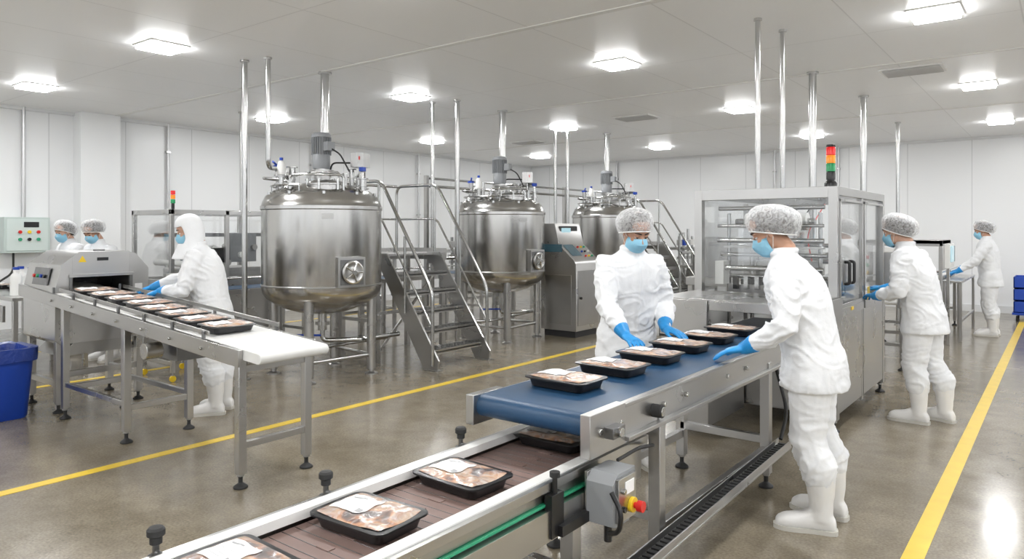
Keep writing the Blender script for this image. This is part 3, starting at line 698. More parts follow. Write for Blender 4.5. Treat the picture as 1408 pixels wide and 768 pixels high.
# ------------------------------------------------------------------ process tanks
def make_tank():
    b=MB(); R=.665
    prof=[(.0,.69),(.12,.695),(.28,.72),(.42,.765),(.53,.82),(.61,.88),(.65,.935),(R,1.0),(R,1.86),(R+.012,1.87),(R+.012,1.905),(R,1.915),(.655,1.95),(.62,2.02),(.53,2.085),(.40,2.135),(.22,2.17),(0,2.18)]
    b.lathe(prof,(0,0,0),TANKS,n=72)
    b.lathe([(R+.001,1.02),(R+.006,1.025),(R+.006,1.035),(R+.001,1.04)],(0,0,0),STEEL,n=72)
    for k in range(4):
        a=math.radians(-52+90*k); x=.56*math.cos(a); y=.56*math.sin(a)
        b.cyl((x,y,.06),(x,y,.95),.052,STEEL,n=20); b.lathe([(0,0),(.075,0),(.075,.015),(.03,.03),(.03,.08)],(x,y,0),STEEL,n=18)
    for k in range(4):
        a=math.radians(-52+90*k); c=math.radians(38+90*k)
        b.cyl((.56*math.cos(a),.56*math.sin(a),.22),(.56*math.cos(c),.56*math.sin(c),.22),.02,STEEL)
    b.cyl((0,0,.72),(0,0,.50),.05,CHROME); b.cyl((0,0,.60),(0,0,.56),.08,CHROME)
    b.tube(fillet([(0,0,.52),(0,0,.38),(.3,.35,.38),(.3,.9,.38)],.08),.028,CHROME); b.cyl((0,-.02,.44),(-.25,-.2,.44),.012,BLUEP)
    b.tube(fillet([(-.3,-.9,.32),(.1,-.5,.32),(.1,.9,.32)],.08),.02,CHROME)
    M=Matrix.Rotation(math.radians(-12),4,'Z')
    def q(x,y,z): return M@V((x,y,z))
    b.bx(R-.10,R+.045,-.16,.16,1.03,1.35,STEEL,M)
    b.bx(R+.045,R+.052,-.135,.135,1.055,1.325,DSTEEL,M)
    Mx=M@Matrix.Rotation(PI/2,4,'Y'); c0=q(R+.05,0,1.19)
    b.lathe([(.0,0),(.115,0),(.125,.01),(.125,.03),(.11,.038),(.095,.03),(.03,.035),(.0,.06)],c0,STEEL,n=32,M=Mx)
    for k in range(5):
        a=2*PI*k/5; b.cyl(q(R+.095,0,1.19),q(R+.09,.105*math.cos(a),1.19+.105*math.sin(a)),.009,CHROME,n=8)
    b.cyl(q(R+.05,0,1.19),q(R+.12,0,1.19),.024,CHROME)
    b.bx(R-.02,R+.008,.0,.12,1.76,1.82,STEELH,Matrix.Rotation(math.radians(-38),4,'Z'))
    # ---- top fittings
    b.lathe([(0,2.16),(.16,2.16),(.16,2.20),(.13,2.21),(.10,2.21),(.10,2.30),(.13,2.305),(.13,2.325),(.07,2.33),(.07,2.36)],(0,0,0),STEEL,n=32)
    for k in range(8): a=2*PI*k/8; b.cyl((.14*math.cos(a),.14*math.sin(a),2.19),(.14*math.cos(a),.14*math.sin(a),2.23),.012,CHROME,n=6)
    b.lathe([(0,2.34),(.095,2.34),(.10,2.36),(.10,2.50),(.085,2.52),(.085,2.54)],(-.02,0,0),GREYP,n=24)
    for k in range(24): a=2*PI*k/24; b.bx(.085,.112,-.003,.003,2.50,2.70,GREYP,Matrix.Translation((-.02,0,0))@Matrix.Rotation(a,4,'Z'))
    b.lathe([(0,2.5),(.092,2.5),(.092,2.70),(.08,2.70),(.11,2.70),(.11,2.73),(.09,2.75),(0,2.755)],(-.02,0,0),GREYP,n=28)
    b.bx(.08,.16,-.05,.05,2.54,2.64,GREYP)
    b.lathe([(0,2.02),(.19,2.02),(.19,2.13),(.205,2.135),(.205,2.15),(.17,2.175),(0,2.20)],(.30,-.18,0),STEEL,n=32)
    for k in range(6): a=2*PI*k/6; b.cyl((.30+.2*math.cos(a),-.18+.2*math.sin(a),2.08),(.30+.2*math.cos(a),-.18+.2*math.sin(a),2.20),.014,CHROME,n=8)
    b.tube(fillet([(.10,-.25,2.15),(.10,-.25,2.28),(.42,-.10,2.28),(.42,-.1,2.18)],.05),.012,CHROME)
    for x,y,h,r in ((-.38,-.15,.18,.03),(-.30,-.38,.22,.025),(-.12,-.46,.20,.03),(.10,-.50,.14,.02),(.48,.18,.18,.03),(.28,.38,.2,.025),(.02,.5,.24,.02),(-.3,.35,.18,.03),(.38,.02,.14,.02),(-.15,-.30,.22,.035),(.15,.30,.22,.03),(-.42,.12,.2,.025)):
        z0=2.03 if x*x+y*y>.2 else 2.12
        b.cyl((x,y,z0-.05),(x,y,z0+h),r,CHROME); b.cyl((x,y,z0+h*.55),(x,y,z0+h*.62),r*1.7,CHROME); b.cyl((x,y,z0+h),(x,y,z0+h+.012),r*1.8,CHROME)
    b.cyl((-.30,-.38,2.25),(-.30,-.38,2.34),.035,STEEL); b.lathe([(0,2.34),(.05,2.34),(.05,2.37),(0,2.375)],(-.30,-.38,0),BLUEP,n=18); b.cyl((-.30,-.38,2.36),(-.22,-.50,2.40),.012,BLUEP)
    b.lathe([(0,2.25),(.045,2.25),(.05,2.33),(.03,2.40),(0,2.41)],(-.12,-.46,0),WHITEP,n=20); b.lathe([(0,2.41),(.02,2.41),(.02,2.44),(0,2.44)],(-.12,-.46,0),BLUEP,n=12)
    Mz=Matrix.Rotation(PI/2,4,'X'); b.lathe([(0,-.015),(.055,-.015),(.055,.015),(0,.015)],(-.38,-.17,2.30),WHITEP,n=20,M=Mz); b.cyl((-.38,-.15,2.2),(-.38,-.15,2.26),.012,CHROME)
    b.tube(fillet([(.48,.18,2.20),(.48,.18,2.34),(.2,.42,2.34),(.02,.5,2.28)],.06),.02,CHROME)
    b.tube(fillet([(-.12,-.46,2.2),(-.35,-.55,2.22),(-.5,-.2,2.22),(-.38,-.15,2.2)],.06),.018,CHROME)
    b.tube(fillet([(.10,-.50,2.15),(.10,-.50,2.24),(.35,-.42,2.24),(.52,-.12,2.24),(.52,-.12,2.02)],.05),.014,CHROME)
    b.tube(fillet([(.28,.38,2.2),(.28,.38,2.42),(.0,.14,2.42),(.0,.1,2.3)],.05),.010,BLKR)
    b.tube(fillet([(.12,0,2.58),(.25,.05,2.5),(.33,.12,2.3)],.05),.009,BLKR)
    b.box((.30,.30,2.44),(.16,.20,.16),STEEL,Matrix.Rotation(.5,4,'Z')); b.box((.36,.25,2.46),(.012,.08,.04),RED,Matrix.Rotation(.5,4,'Z')); b.cyl((.30,.30,2.1),(.30,.30,2.38),.015,CHROME)
    b.lathe([(0,2.30),(.04,2.30),(.04,2.345),(0,2.35)],(.48,.18,0),BLUEP,n=14)
    for k in range(10): a=2*PI*k/10; b.cyl((.60*math.cos(a),.60*math.sin(a),2.03),(.60*math.cos(a),.60*math.sin(a),2.06),.018,CHROME,n=8)
    b.tube([(.56*math.cos(2*PI*k/40),.56*math.sin(2*PI*k/40),2.13) for k in range(8,34)],.010,CHROME,n=6)
    for k in (9,15,21,27,33): b.cyl((.56*math.cos(2*PI*k/40),.56*math.sin(2*PI*k/40),2.03),(.56*math.cos(2*PI*k/40),.56*math.sin(2*PI*k/40),2.13),.008,CHROME,n=6)
    return b.finish('process_tank',bevel=0,center=False)
tk=make_tank(); tk.location=(-6.73,5.16,0)
dup(tk,'process_tank',(-6.80,8.52,0),math.radians(10)); dup(tk,'process_tank',(-6.84,11.8,0),math.radians(6))

# ------------------------------------------------------------------ service pipes up to the ceiling
def pipe(pts,r=.03,m=None,rad=.09,flange=True):
    b=MB(); b.tube(fillet(pts,rad),r,m or CHROME,n=14)
    top=V(pts[-1])
    if flange and abs(top.z-HC)<.01: b.lathe([(0,HC-.02),(r*1.6,HC-.02),(r*1.6,HC),(0,HC)],(top.x,top.y,0),STEEL,n=18)
    for p in pts:
        if p[2]==0: b.lathe([(0,0),(r*2,0),(r*2,.015),(0,.016)],(p[0],p[1],0),STEEL,n=18)
    return b.finish('service_pipe')
pipe([(-7.12,4.42,0),(-7.12,4.42,HC)],.030)
pipe([(-6.95,4.86,2.2),(-6.95,4.72,2.32),(-6.80,4.50,2.32),(-6.80,4.50,HC)],.026)
pipe([(-6.92,5.34,2.2),(-6.92,5.34,HC)],.05)
pipe([(-10.3,6.35,0),(-10.3,6.35,HC)],.035)
pipe([(-7.3,7.55,0),(-7.3,7.55,HC)],.028); pipe([(-6.88,7.62,0),(-6.88,7.62,HC)],.034)
pipe([(-6.95,8.75,2.2),(-6.95,8.75,HC)],.05)
pipe([(-7.42,10.9,0),(-7.42,10.9,HC)],.03); pipe([(-7.25,11.05,0),(-7.25,11.05,HC)],.03)
pipe([(-7.0,12.05,2.2),(-7.0,12.05,HC)],.05)
pipe([(-2.14,6.3,2.0),(-2.14,6.3,HC)],.022); pipe([(-2.08,6.8,2.0),(-2.08,6.8,HC)],.022)
pipe([(-2.36,8.85,0),(-2.36,8.85,HC)],.042); pipe([(-2.22,10.85,0),(-2.22,10.85,HC)],.042); pipe([(-2.3,13.9,0),(-2.3,13.9,HC)],.03)
b=MB()
for z,r in ((2.30,.022),(2.42,.018)):
    b.tube(fillet([(-7.62,7.75,z),(-7.62,13.0,z)],.1),r,CHROME)
b.tube([(-7.62,7.75,1.2),(-7.62,13.0,1.2)],.025,CHROME)
for y in (7.75,9.9,11.5,13.0):
    b.bx(-7.65,-7.59,y-.025,y+.025,0,2.46,STEELH)
b.finish('pipe_rack')

# ------------------------------------------------------------------ access stairs and platform
def make_stairs():
    b=MB(); y0,y1=6.05,6.98; xb_,xt=-5.84,-6.72; zt=1.33; N=6
    GRAT=STEEL
    for y in (y0,y1):
        b.prism([(xb_+.08,.0),(xb_+.10,.12),(xt+.10,zt+.02),(xt-.12,zt+.02),(xt-.12,zt-.14),(xt-.03,zt-.14),(xb_-.14,.0)],'xz',y-.012,y+.012,STEEL)
        b.bx(xb_-.10,xb_+.10,y-.05,y+.05,0,.012,STEEL)
    for i in range(1,N):
        z=zt*i/N; x=xb_+(xt-xb_)*i/N
        b.bx(x-.14,x+.10,y0+.012,y1-.012,z-.035,z-.022,GRAT); b.bx(x+.085,x+.10,y0+.012,y1-.012,z-.055,z,STEEL); b.bx(x-.14,x-.125,y0+.012,y1-.012,z-.05,z,STEEL)
        for k in range(15): yy=y0+.05+k*(y1-y0-.1)/14; b.bx(x-.14,x+.10,yy-.004,yy+.004,z-.03,z-.002,STEEL)
        for k in range(4): b.bx(x-.12+.06*k,x-.112+.06*k,y0+.012,y1-.012,z-.02,z-.001,STEEL)
    px0,px1,py0,py1=-7.50,-6.74,y0-.05,y1+.25
    b.bx(px0,px1,py0,py1,zt-.02,zt+.005,GRAT)
    for e in ((px0,px1,py0-.02,py0),(px0,px1,py1,py1+.02),(px0-.02,px0,py0,py1)): b.bx(*e,zt-.10,zt+.06,STEEL)
    for x in (px0+.04,px1-.04):
        for y in (py0+.03,py1-.03): b.bx(x-.03,x+.03,y-.03,y+.03,0,zt-.02,STEEL)
    b.beam((px0+.04,py0+.03,.5),(px1-.04,py0+.03,.5),.03,.04,STEEL); b.beam((px1-.04,py0+.03,.6),(px1-.04,py1-.03,.6),.03,.04,STEEL)
    b.beam((px1-.04,py0+.03,.1),(px1-.04,py1-.03,1.2),.02,.03,STEEL)
    r=.021
    hr=.92
    for y in (y0-.03,y1+.03):
        b.tube(fillet([(xb_+.02,y,.06),(xb_+.02,y,.92),(xt+.02,y,zt+hr),(px0+.02,y,zt+hr),(px0+.02,y,zt)],.12),r,CHROME,n=12)
        b.tube(fillet([(xb_+.02,y,.50),(xt+.02,y,zt+.46),(px0+.02,y,zt+.46)],.08),.014,CHROME)
        b.cyl((xt-.02,y,zt-.1),(xt-.02,y,zt+hr),.018,CHROME); m=(xb_+xt)/2; b.cyl((m,y,zt/2-.02),(m,y,(.88+zt+hr)/2),.016,CHROME)
    b.tube(fillet([(px0+.02,y0-.03,zt+hr),(px0+.02,y1+.03,zt+hr)],.05),r,CHROME); b.tube([(px0+.02,y0-.03,zt+.46),(px0+.02,y1+.03,zt+.46)],.014,CHROME)
    return b.finish('access_stairs',bevel=0)
st=make_stairs(); L=st.location.copy()
dup(st,'access_stairs',L+V((0,6.75,0)))

# ------------------------------------------------------------------ control console
b=MB()
qx0,qx1,qy0,qy1=-6.5,-5.85,9.15,9.85
b.prism([(qx0,.1),(qx1,.1),(qx1,1.12),(qx1-.04,1.18),(qx0+.34,1.42),(qx0+.26,1.74),(qx0,1.74)],'xz',qy0,qy1,STEEL)
b.bx(qx0+.04,qx1-.04,qy0+.04,qy1-.04,0,.1,DARK)
b.bx(qx1,qx1+.008,qy0+.05,qy1-.05,.18,1.02,STEELH); b.bx(qx0+.08,qx1-.08,qy0-.008,qy0,.2,.95,STEELH)
b.cyl((qx1,qy0+.12,.6),(qx1+.03,qy0+.12,.6),.02,BLACK)
def onslope(u,v,h=0):
    p=V((qx1-.04,qy0,1.18)).lerp(V((qx0+.34,qy0,1.42)),u); d=(V((qx0+.34,0,1.42))-V((qx1-.04,0,1.18))).normalized(); nn=V((-d.z,0,d.x)); 
    if nn.z<0: nn=-nn
    return p+V((0,v*(qy1-qy0),0))+nn*h
b.add([onslope(.25,.1,.004),onslope(.95,.1,.004),onslope(.95,.5,.004),onslope(.25,.5,.004)],[(0,1,2,3)],SCREEN)
for i in range(3):
    for j in range(3): b.cyl(onslope(.2+.28*i,.6+.13*j,0),onslope(.2+.28*i,.6+.13*j,.025),.016,(RED,YEL,GREEN,BLUEP,BLACK,WHITEP)[(i*3+j)%6],n=10)
b.bx(qx0+.275,qx0+.29,qy0+.1,qy1-.1,1.48,1.70,BLACK); b.bx(qx0+.288,qx0+.295,qy0+.14,qy1-.3,1.51,1.67,SCRN2)
b.bx(qx0+.05,qx1-.25,qy0-.006,qy0,1.3,1.42,SCREEN)
b.finish('control_console',bevel=.006)

def skid(x,y,name='valve_skid'):
    b=MB()
    for dx in (-.4,.4):
        for dy in (-.6,.6): b.bx(x+dx-.025,x+dx+.025,y+dy-.025,y+dy+.025,0,1.25,STEEL)
    for z in (.35,.85,1.23): 
        for dy in (-.6,.6): b.beam((x-.4,y+dy,z),(x+.4,y+dy,z),.04,.04,STEEL)
        for dx in (-.4,.4): b.beam((x+dx,y-.6,z),(x+dx,y+.6,z),.04,.04,STEEL)
    b.bx(x-.38,x+.38,y-.58,y+.58,.86,.88,STEELH)
    for i in range(5):
        yy=y-.45+.22*i; b.cyl((x,yy,.4),(x,yy,1.5+.08*(i%3)),.03,CHROME); b.cyl((x,yy,1.0),(x,yy,1.06),.06,CHROME); b.lathe([(0,1.3),(.06,1.3),(.06,1.42),(0,1.43)],(x,yy,0),(STEEL,BLUEP,STEEL,WHITEP,STEEL)[i],n=18)
    b.tube([(x,y-.7,.5),(x,y+.7,.5)],.035,CHROME); b.tube([(x+.15,y-.7,1.15),(x+.15,y+.7,1.15)],.03,CHROME); b.box((x+.2,y,.62),(.3,.5,.3),STEEL); b.cyl((x-.2,y-.3,.5),(x-.2,y+.3,.5),.13,GREYP)
    b.finish(name)
skid(-9.2,7.6); skid(-9.3,10.6); skid(-6.6,14.9); skid(-4.4,15.2); skid(-9.6,13.2)

# ------------------------------------------------------------------ people
def bake(mb,name,voxel,sm,m,deform=None,parent=None,angle=None,lap=.6):
    me=mb.mesh(name+'_src',angle=0); o=bpy.data.objects.new(name+'_src',me); COL.objects.link(o)
    r=o.modifiers.new('r','REMESH'); r.mode='VOXEL'; r.voxel_size=voxel; r.use_smooth_shade=True
    if sm: q=o.modifiers.new('s','SMOOTH'); q.iterations=sm; q.factor=lap
    dg=bpy.context.evaluated_depsgraph_get(); dg.update()
    me2=bpy.data.meshes.new_from_object(o.evaluated_get(dg)); bpy.data.objects.remove(o)
    me2.name=name; me2.materials.clear(); me2.materials.append(m)
    if deform:
        ns=[v.normal.copy() for v in me2.vertices]
        for v,nn in zip(me2.vertices,ns): v.co=deform(v.co,nn)
    me2.update()
    for p in me2.polygons: p.use_smooth=True; p.material_index=0
    ob=bpy.data.objects.new(name,me2); COL.objects.link(ob)
    if parent: ob.parent=parent
    return ob
def ering(c,a,b_,n=20,M=None,pw=1.0):
    out=[]
    for j in range(n):
        t=2*PI*j/n; cx,sy=math.cos(t),math.sin(t)
        p=V((a*math.copysign(abs(cx)**pw,cx),b_*math.copysign(abs(sy)**pw,sy),0))
        if M: p=M@p
        out.append(V(c)+p)
    return out

def person(loc,heading,handL,handR,lean=.1,hyaw=0,hpitch=25,scale=1.0,hood=False,skin=SKIN,vox=.013,feet=((.02,.11,8),(-.04,-.11,-8)),dirL=None,dirR=None,curl=.5,seed=0,twist=0,bulk=1.0):
    root=bpy.data.objects.new('factory_worker',None); COL.objects.link(root)
    root.location=(loc[0],loc[1],0); root.rotation_euler=(0,0,math.radians(heading)); root.scale=(scale,)*3
    Ri=Matrix.Rotation(-math.radians(heading),4,'Z')
    def tl(p): return Ri@((V(p)-V((loc[0],loc[1],0))))/scale
    def dl(d): return (Ri@V(d)).normalized()
    def sx(z): 
        t=max(0,(z-.92)/.55); return lean*t**1.25
    tw=math.radians(twist)
    # --- garment (jacket + trousers) as one continuous surface
    mb=MB()
    prof=[(.765,.172,.226),(.80,.171,.224),(.86,.162,.216),(.94,.152,.204),(1.02,.148,.196),(1.12,.152,.202),(1.22,.158,.214),(1.31,.156,.222),(1.38,.140,.218),(1.43,.116,.196),(1.465,.094,.154),(1.49,.076,.106),(1.52,.067,.074),(1.545,.064,.070)]
    prof=[(z,a*bulk,w*bulk) if z<1.4 else (z,a,w) for z,a,w in prof]
    rings=[]; ctr=[]
    for z,a,w in prof:
        t=max(0,min(1,(z-.9)/.5)); M=Matrix.Rotation(tw*t,4,'Z')@Matrix.Rotation(lean*.5*t,4,'Y')
        c=V((sx(z)-(.01 if z<1 else 0),0,z)); rings.append(ering(c,a,w,24,M)); ctr.append(c+M@V((a,0,0)))
    mb.loft(rings,SUIT)
    mb.tube(ctr[1:-2],.010,SUIT,n=6)
    J={}
    for sgn,key,tgt in ((1,'L',handL),(-1,'R',handR)):
        sh=V((sx(1.405),0,1.405))+Matrix.Rotation(tw,4,'Z')@V((-.005,sgn*.188,0))
        w=tl(tgt); a,c=.300,.280; d=(w-sh); L=d.length
        if L>a+c-.01: w=sh+d.normalized()*(a+c-.01); d=w-sh; L=d.length
        h=math.sqrt(max(0,a*a-((L*L+a*a-c*c)/(2*L))**2)); m0=sh+d.normalized()*((L*L+a*a-c*c)/(2*L))
        pole=V((-.45,sgn*.55,-.9)); pole=(pole-d.normalized()*pole.dot(d.normalized())).normalized()
        el=m0+pole*h
        mb.tube([sh+V((-.0,-sgn*.05,-.01)),sh,sh.lerp(el,.35),sh.lerp(el,.8),el,el.lerp(w,.3),el.lerp(w,.70),el.lerp(w,.86)],.06,SUIT,n=14,radii=[.082,.088,.082,.073,.070,.066,.052,.042],rnd=True)
        J[key]=(sh,el,w)
    FT={}
    for sgn,(fx,fy,yaw) in ((1,feet[0]),(-1,feet[1])):
        hip=V((-.005,sgn*.100,.90)); an=V((fx-.02,fy,.10)); kn=hip.lerp(an,.5)+V((.035,0,0))
        top=an+V((0,0,.22))
        mb.tube([hip+V((0,0,.04)),hip,hip.lerp(kn,.4),kn,kn.lerp(top,.5),top+V((0,0,.03)),top+V((.0,0,-.01))],.1,SUIT,n=16,radii=[.118,.120,.113,.098,.096,.098,.090],rnd=True)
        FT[sgn]=(an,yaw)
    cz=1.52; cc=V((sx(cz),0,cz))
    mb.tube([cc+V((.068*math.cos(2*PI*j/16),.074*math.sin(2*PI*j/16),.012*math.cos(2*PI*j/16)*-1)) for j in range(17)],.016,SUIT,n=8)
    joints=[J['L'][1],J['R'][1],J['L'][1].lerp(J['L'][2],.4),J['R'][1].lerp(J['R'][2],.4),J['L'][0]+V((0,-.02,-.1)),J['R'][0]+V((0,.02,-.1)),V((0,0,1.0)),V((.03,.1,.50)),V((.03,-.1,.50)),V((0,.1,.34)),V((0,-.1,.34)),V((.05,0,.84))]
    so=V((seed*7.3,seed*3.1,seed*1.7))
    def fold(p,nn):
        wgt=.28
        for j in joints:
            dd=(p-j).length; wgt+=.75*math.exp(-(dd/.13)**2)
        wgt=min(wgt,1.15)
        q=p+so; w1=noise.noise(V((q.x*4,q.y*4,q.z*6)))
        r1=max(0,1-abs(noise.noise(V((q.x*5+w1*2,q.y*5+w1,q.z*10+w1*3))))*1.8)**2.5
        r2=max(0,1-abs(noise.noise(V((q.x*11-w1*2,q.y*11+w1*2,q.z*15+4))))*1.8)**3
        off=wgt*(.015*r1+.004*r2-.007)+.006*noise.noise(q*3.2)
        if p.z>1.50: off*=.2
        for wr in (J['L'][2],J['R'][2]):
            dd=(p-wr).length
            if dd<.13: off*=max(.1,(dd-.05)/.08)
        return p+nn*off
    bake(mb,'white_coverall',vox,2,SUIT,fold,root)
    # --- boots
    bb=MB(); bs=MB()
    for sgn in (1,-1):
        an,yaw=FT[sgn]; Mz=Matrix.Translation((an.x,an.y,0))@Matrix.Rotation(math.radians(yaw),4,'Z')
        bb.tube([Mz@V((-.005,0,.335)),Mz@V((-.005,0,.29)),Mz@V((-.01,0,.20)),Mz@V((-.01,0,.12)),Mz@V((-.005,0,.07))],.07,BOOT,n=18,radii=[.080,.078,.068,.060,.056])
        rr=[]
        for x,w,h in ((-.088,.026,.05),(-.078,.038,.075),(-.05,.044,.11),(0,.046,.125),(.05,.046,.112),(.10,.050,.088),(.14,.053,.078),(.18,.050,.070),(.21,.038,.055),(.225,.02,.04)):
            rr.append([Mz@V((x,w*math.copysign(abs(math.cos(t))**.7,math.cos(t)),.012+h/2+(h/2)*math.copysign(abs(math.sin(t))**.7,math.sin(t)))) for t in [2*PI*k/18 for k in range(18)]])
        bb.loft(rr,BOOT)
        out=[(-.095,.02),(-.085,.038),(-.05,.046),(.0,.042),(.05,.044),(.10,.053),(.15,.056),(.19,.052),(.22,.036),(.235,.015)]
        pl=[(x,w) for x,w in out]+[(x,-w) for x,w in reversed(out)]
        bs.loft([[Mz@V((x,y,z)) for x,y in pl] for z in (0,.024)],SOLE)
    bake(bb,'rubber_boots',.009,3,BOOT,lambda p,nn: V((p.x,p.y,max(p.z,.012)))+nn*.003*noise.noise(p*14),root)
    so_=bs.finish('boot_soles',center=False,parent=root)
    # --- head
    neck=V((sx(1.52),0,1.50)); hp=neck+V((.035+lean*.35,0,.135))
    Mh=Matrix.Translation(hp)@Matrix.Rotation(math.radians(hyaw),4,'Z')@Matrix.Rotation(math.radians(hpitch),4,'Y')@Matrix.Scale(1.06,4)
    R3=Matrix.Rotation(math.radians(hyaw),4,'Z')@Matrix.Rotation(math.radians(hpitch),4,'Y')@Matrix.Scale(1.06,4)
    def h(x,y,z): return Mh@V((x,y,z))
    mb=MB()
    mb.ell(h(-.012,0,.035),(.097,.077,.088),skin,R3); mb.ell(h(.018,0,-.035),(.072,.062,.085),skin,R3)
    mb.ell(h(.055,0,-.098),(.030,.032,.024),skin,R3); mb.ell(h(.012,0,-.075),(.055,.055,.038),skin,R3)
    mb.tube([h(.078,0,.010),h(.090,0,-.012),h(.104,0,-.036)],.01,skin,radii=[.008,.009,.013],rnd=True)
    mb.ell(h(.092,.012,-.038),(.010,.008,.008),skin,R3); mb.ell(h(.092,-.012,-.038),(.010,.008,.008),skin,R3)
    mb.ell(h(.068,.03,.018),(.016,.026,.008),skin,R3); mb.ell(h(.068,-.03,.018),(.016,.026,.008),skin,R3)
    mb.ell(h(.084,0,-.066),(.012,.022,.007),skin,R3); mb.ell(h(.082,0,-.076),(.012,.018,.007),skin,R3)
    for sg in (1,-1):
        mb.ell(h(-.008,sg*.078,-.012),(.018,.007,.030),skin,R3@Matrix.Rotation(sg*.3,4,'Z')); mb.ell(h(.055,sg*.042,-.03),(.022,.018,.02),skin,R3)
    mb.tube([neck+V((-.015,0,-.03)),neck+V((-.01,0,.04)),h(-.02,0,-.06)],.055,skin,n=18,radii=[.062,.058,.058],rnd=True)
    bake(mb,'head',.006,2,skin,None,root)
    mb=MB()
    for sg in (1,-1):
        mb.ell(h(.0675,sg*.031,.0),(.0115,.0140,.0115),EYEW,R3,14,8); mb.ell(h(.0778,sg*.031,-.002),(.003,.0062,.0062),IRIS,R3,12,6)
        mb.ell(h(.0680,sg*.031,.005),(.0130,.0160,.0085),skin,R3,14,8)
        mb.tube([h(.081,sg*.019,.0005),h(.0815,sg*.031,.0015),h(.076,sg*.044,-.001)],.0015,HAIR,n=5,radii=[.0013,.0018,.0013])
        mb.tube([h(.086,sg*.014,.026),h(.084,sg*.032,.031),h(.068,sg*.050,.027)],.004,HAIR,n=6,radii=[.004,.005,.0025],rnd=True)
    mb.finish('eyes_and_brows',center=False,parent=root)
    mb=MB(); fr=[(-.004,.092,.060),(-.020,.104,.066),(-.038,.116,.070),(-.060,.113,.070),(-.082,.104,.067),(-.104,.092,.060),(-.120,.074,.052),(-.130,.05,.042)]
    rg=[]
    for i,(z,xf,w) in enumerate(fr):
        row=[]
        for j in range(15):
            a=math.radians(-86+172*j/14); x=.012+(xf-.012)*max(0,math.cos(a))**.85; zz=z-(.022*(1-i/7)-.012*(i/7))*math.sin(a)**2+.0012*math.cos(i*PI)
            row.append(h(x,w*math.sin(a),zz))
        rg.append(row)
    mb.loft(rg,MASK,caps=False,closed=False)
    mk=mb.finish('face_mask',center=False,parent=root,recalc=False); sd=mk.modifiers.new('s','SOLIDIFY'); sd.thickness=.0025; sd.offset=0
    mb=MB()
    for sg in (1,-1):
        mb.tube([h(.018,sg*.066,-.028),h(.0,sg*.083,-.005),h(-.014,sg*.088,.012)],.0016,WHITEP,n=6); mb.tube([h(.02,sg*.060,-.098),h(-.002,sg*.076,-.06),h(-.016,sg*.086,-.035)],.0016,WHITEP,n=6)
    mb.finish('mask_ear_loops',center=False,parent=root)
    if not hood:
        def cap(mb,m,prf,rx,ry,c0,pleat,n=72):
            f=V((.845,0,.535)); up=V((-.535,0,.845)); s_=V((0,1,0)); rr=[]
            for i,(sc,hh) in enumerate(prf):
                ring=[]
                for j in range(n):
                    a=2*PI*j/n; fd=max(0,1-i/len(prf)); pz=1+pleat*math.sin(a*21+i*.4)*fd*(1 if i else 0)+pleat*2.4*noise.noise(V((math.cos(a)*2.4,math.sin(a)*2.4,i*.7+seed)))*(1 if i else .3)
                    p=V(c0)+f*rx*sc*pz*math.cos(a)+s_*ry*sc*pz*math.sin(a)+up*hh*(1+ (pleat*1.5*noise.noise(V((math.cos(a)*3,math.sin(a)*3,seed+9.))) if i>2 else 0))
                    ring.append(Mh@p)
                rr.append(ring)
            mb.loft(rr,m,caps=False)
            mb.add([rr[-1][k] for k in range(n)],[tuple(range(n))],m)
            return rr[0]
        mb=MB(); cap(mb,HAIR,[(.97,-.012),(1.01,.01),(1.02,.035),(.99,.06),(.90,.083),(.72,.101),(.48,.111),(.2,.116),(.02,.117)],.116,.084,(-.02,0,-.004),0)
        mb.finish('hair',center=False,parent=root,recalc=False)
        mb=MB(); rim=cap(mb,NET,[(1.03,-.014),(1.10,.000),(1.18,.018),(1.23,.042),(1.22,.066),(1.15,.090),(1.01,.110),(.82,.126),(.57,.137),(.3,.143),(.02,.145)],.119,.090,(-.022,0,-.004),.020)
        mb.tube(rim+[rim[0]],.004,WHITEP,n=6)
        mb.finish('hairnet',center=False,parent=root,recalc=False)
    else:
        mb=MB()
        rr=[]; n=48
        levels=[(-.25,.165,.20),(-.20,.145,.165),(-.15,.125,.130),(-.11,.112,.108),(-.06,.110,.098),(0,.114,.098),(.05,.113,.097),(.09,.102,.088),(.12,.080,.069),(.14,.045,.04),(.148,.003,.003)]
        for z,a,w in levels:
            ring=[]
            for j in range(n):
                t=2*PI*(j+.5)/n; x,y=a*math.cos(t)-.014,w*math.sin(t)
                if z>-.08: p=Mh@V((x,y,z))
                else: p=hp+Matrix.Rotation(math.radians(hyaw*.5),3,'Z')@V((x-.012,y,z))
                ring.append(p+V((.005*noise.noise(p*25),.005*noise.noise(p*25+V((9,9,9))),0)))
            rr.append(ring)
        vs=[p for r in rr for p in r]; fs=[]
        for i in range(len(rr)-1):
            for j in range(n):
                zc_=(levels[i][0]+levels[i+1][0])/2; t=2*PI*(j+1)/n; t=min(t,2*PI-t)
                if -.10<zc_<.06 and t<1.12: continue
                k=(j+1)%n; fs.append((i*n+j,i*n+k,(i+1)*n+k,(i+1)*n+j))
        mb.add(vs,fs,SUIT); hd=mb.finish('hood',center=False,parent=root,recalc=False,angle=0); sd=hd.modifiers.new('s','SOLIDIFY'); sd.thickness=.006
        ss=hd.modifiers.new('ss','SUBSURF'); ss.levels=1; ss.render_levels=1
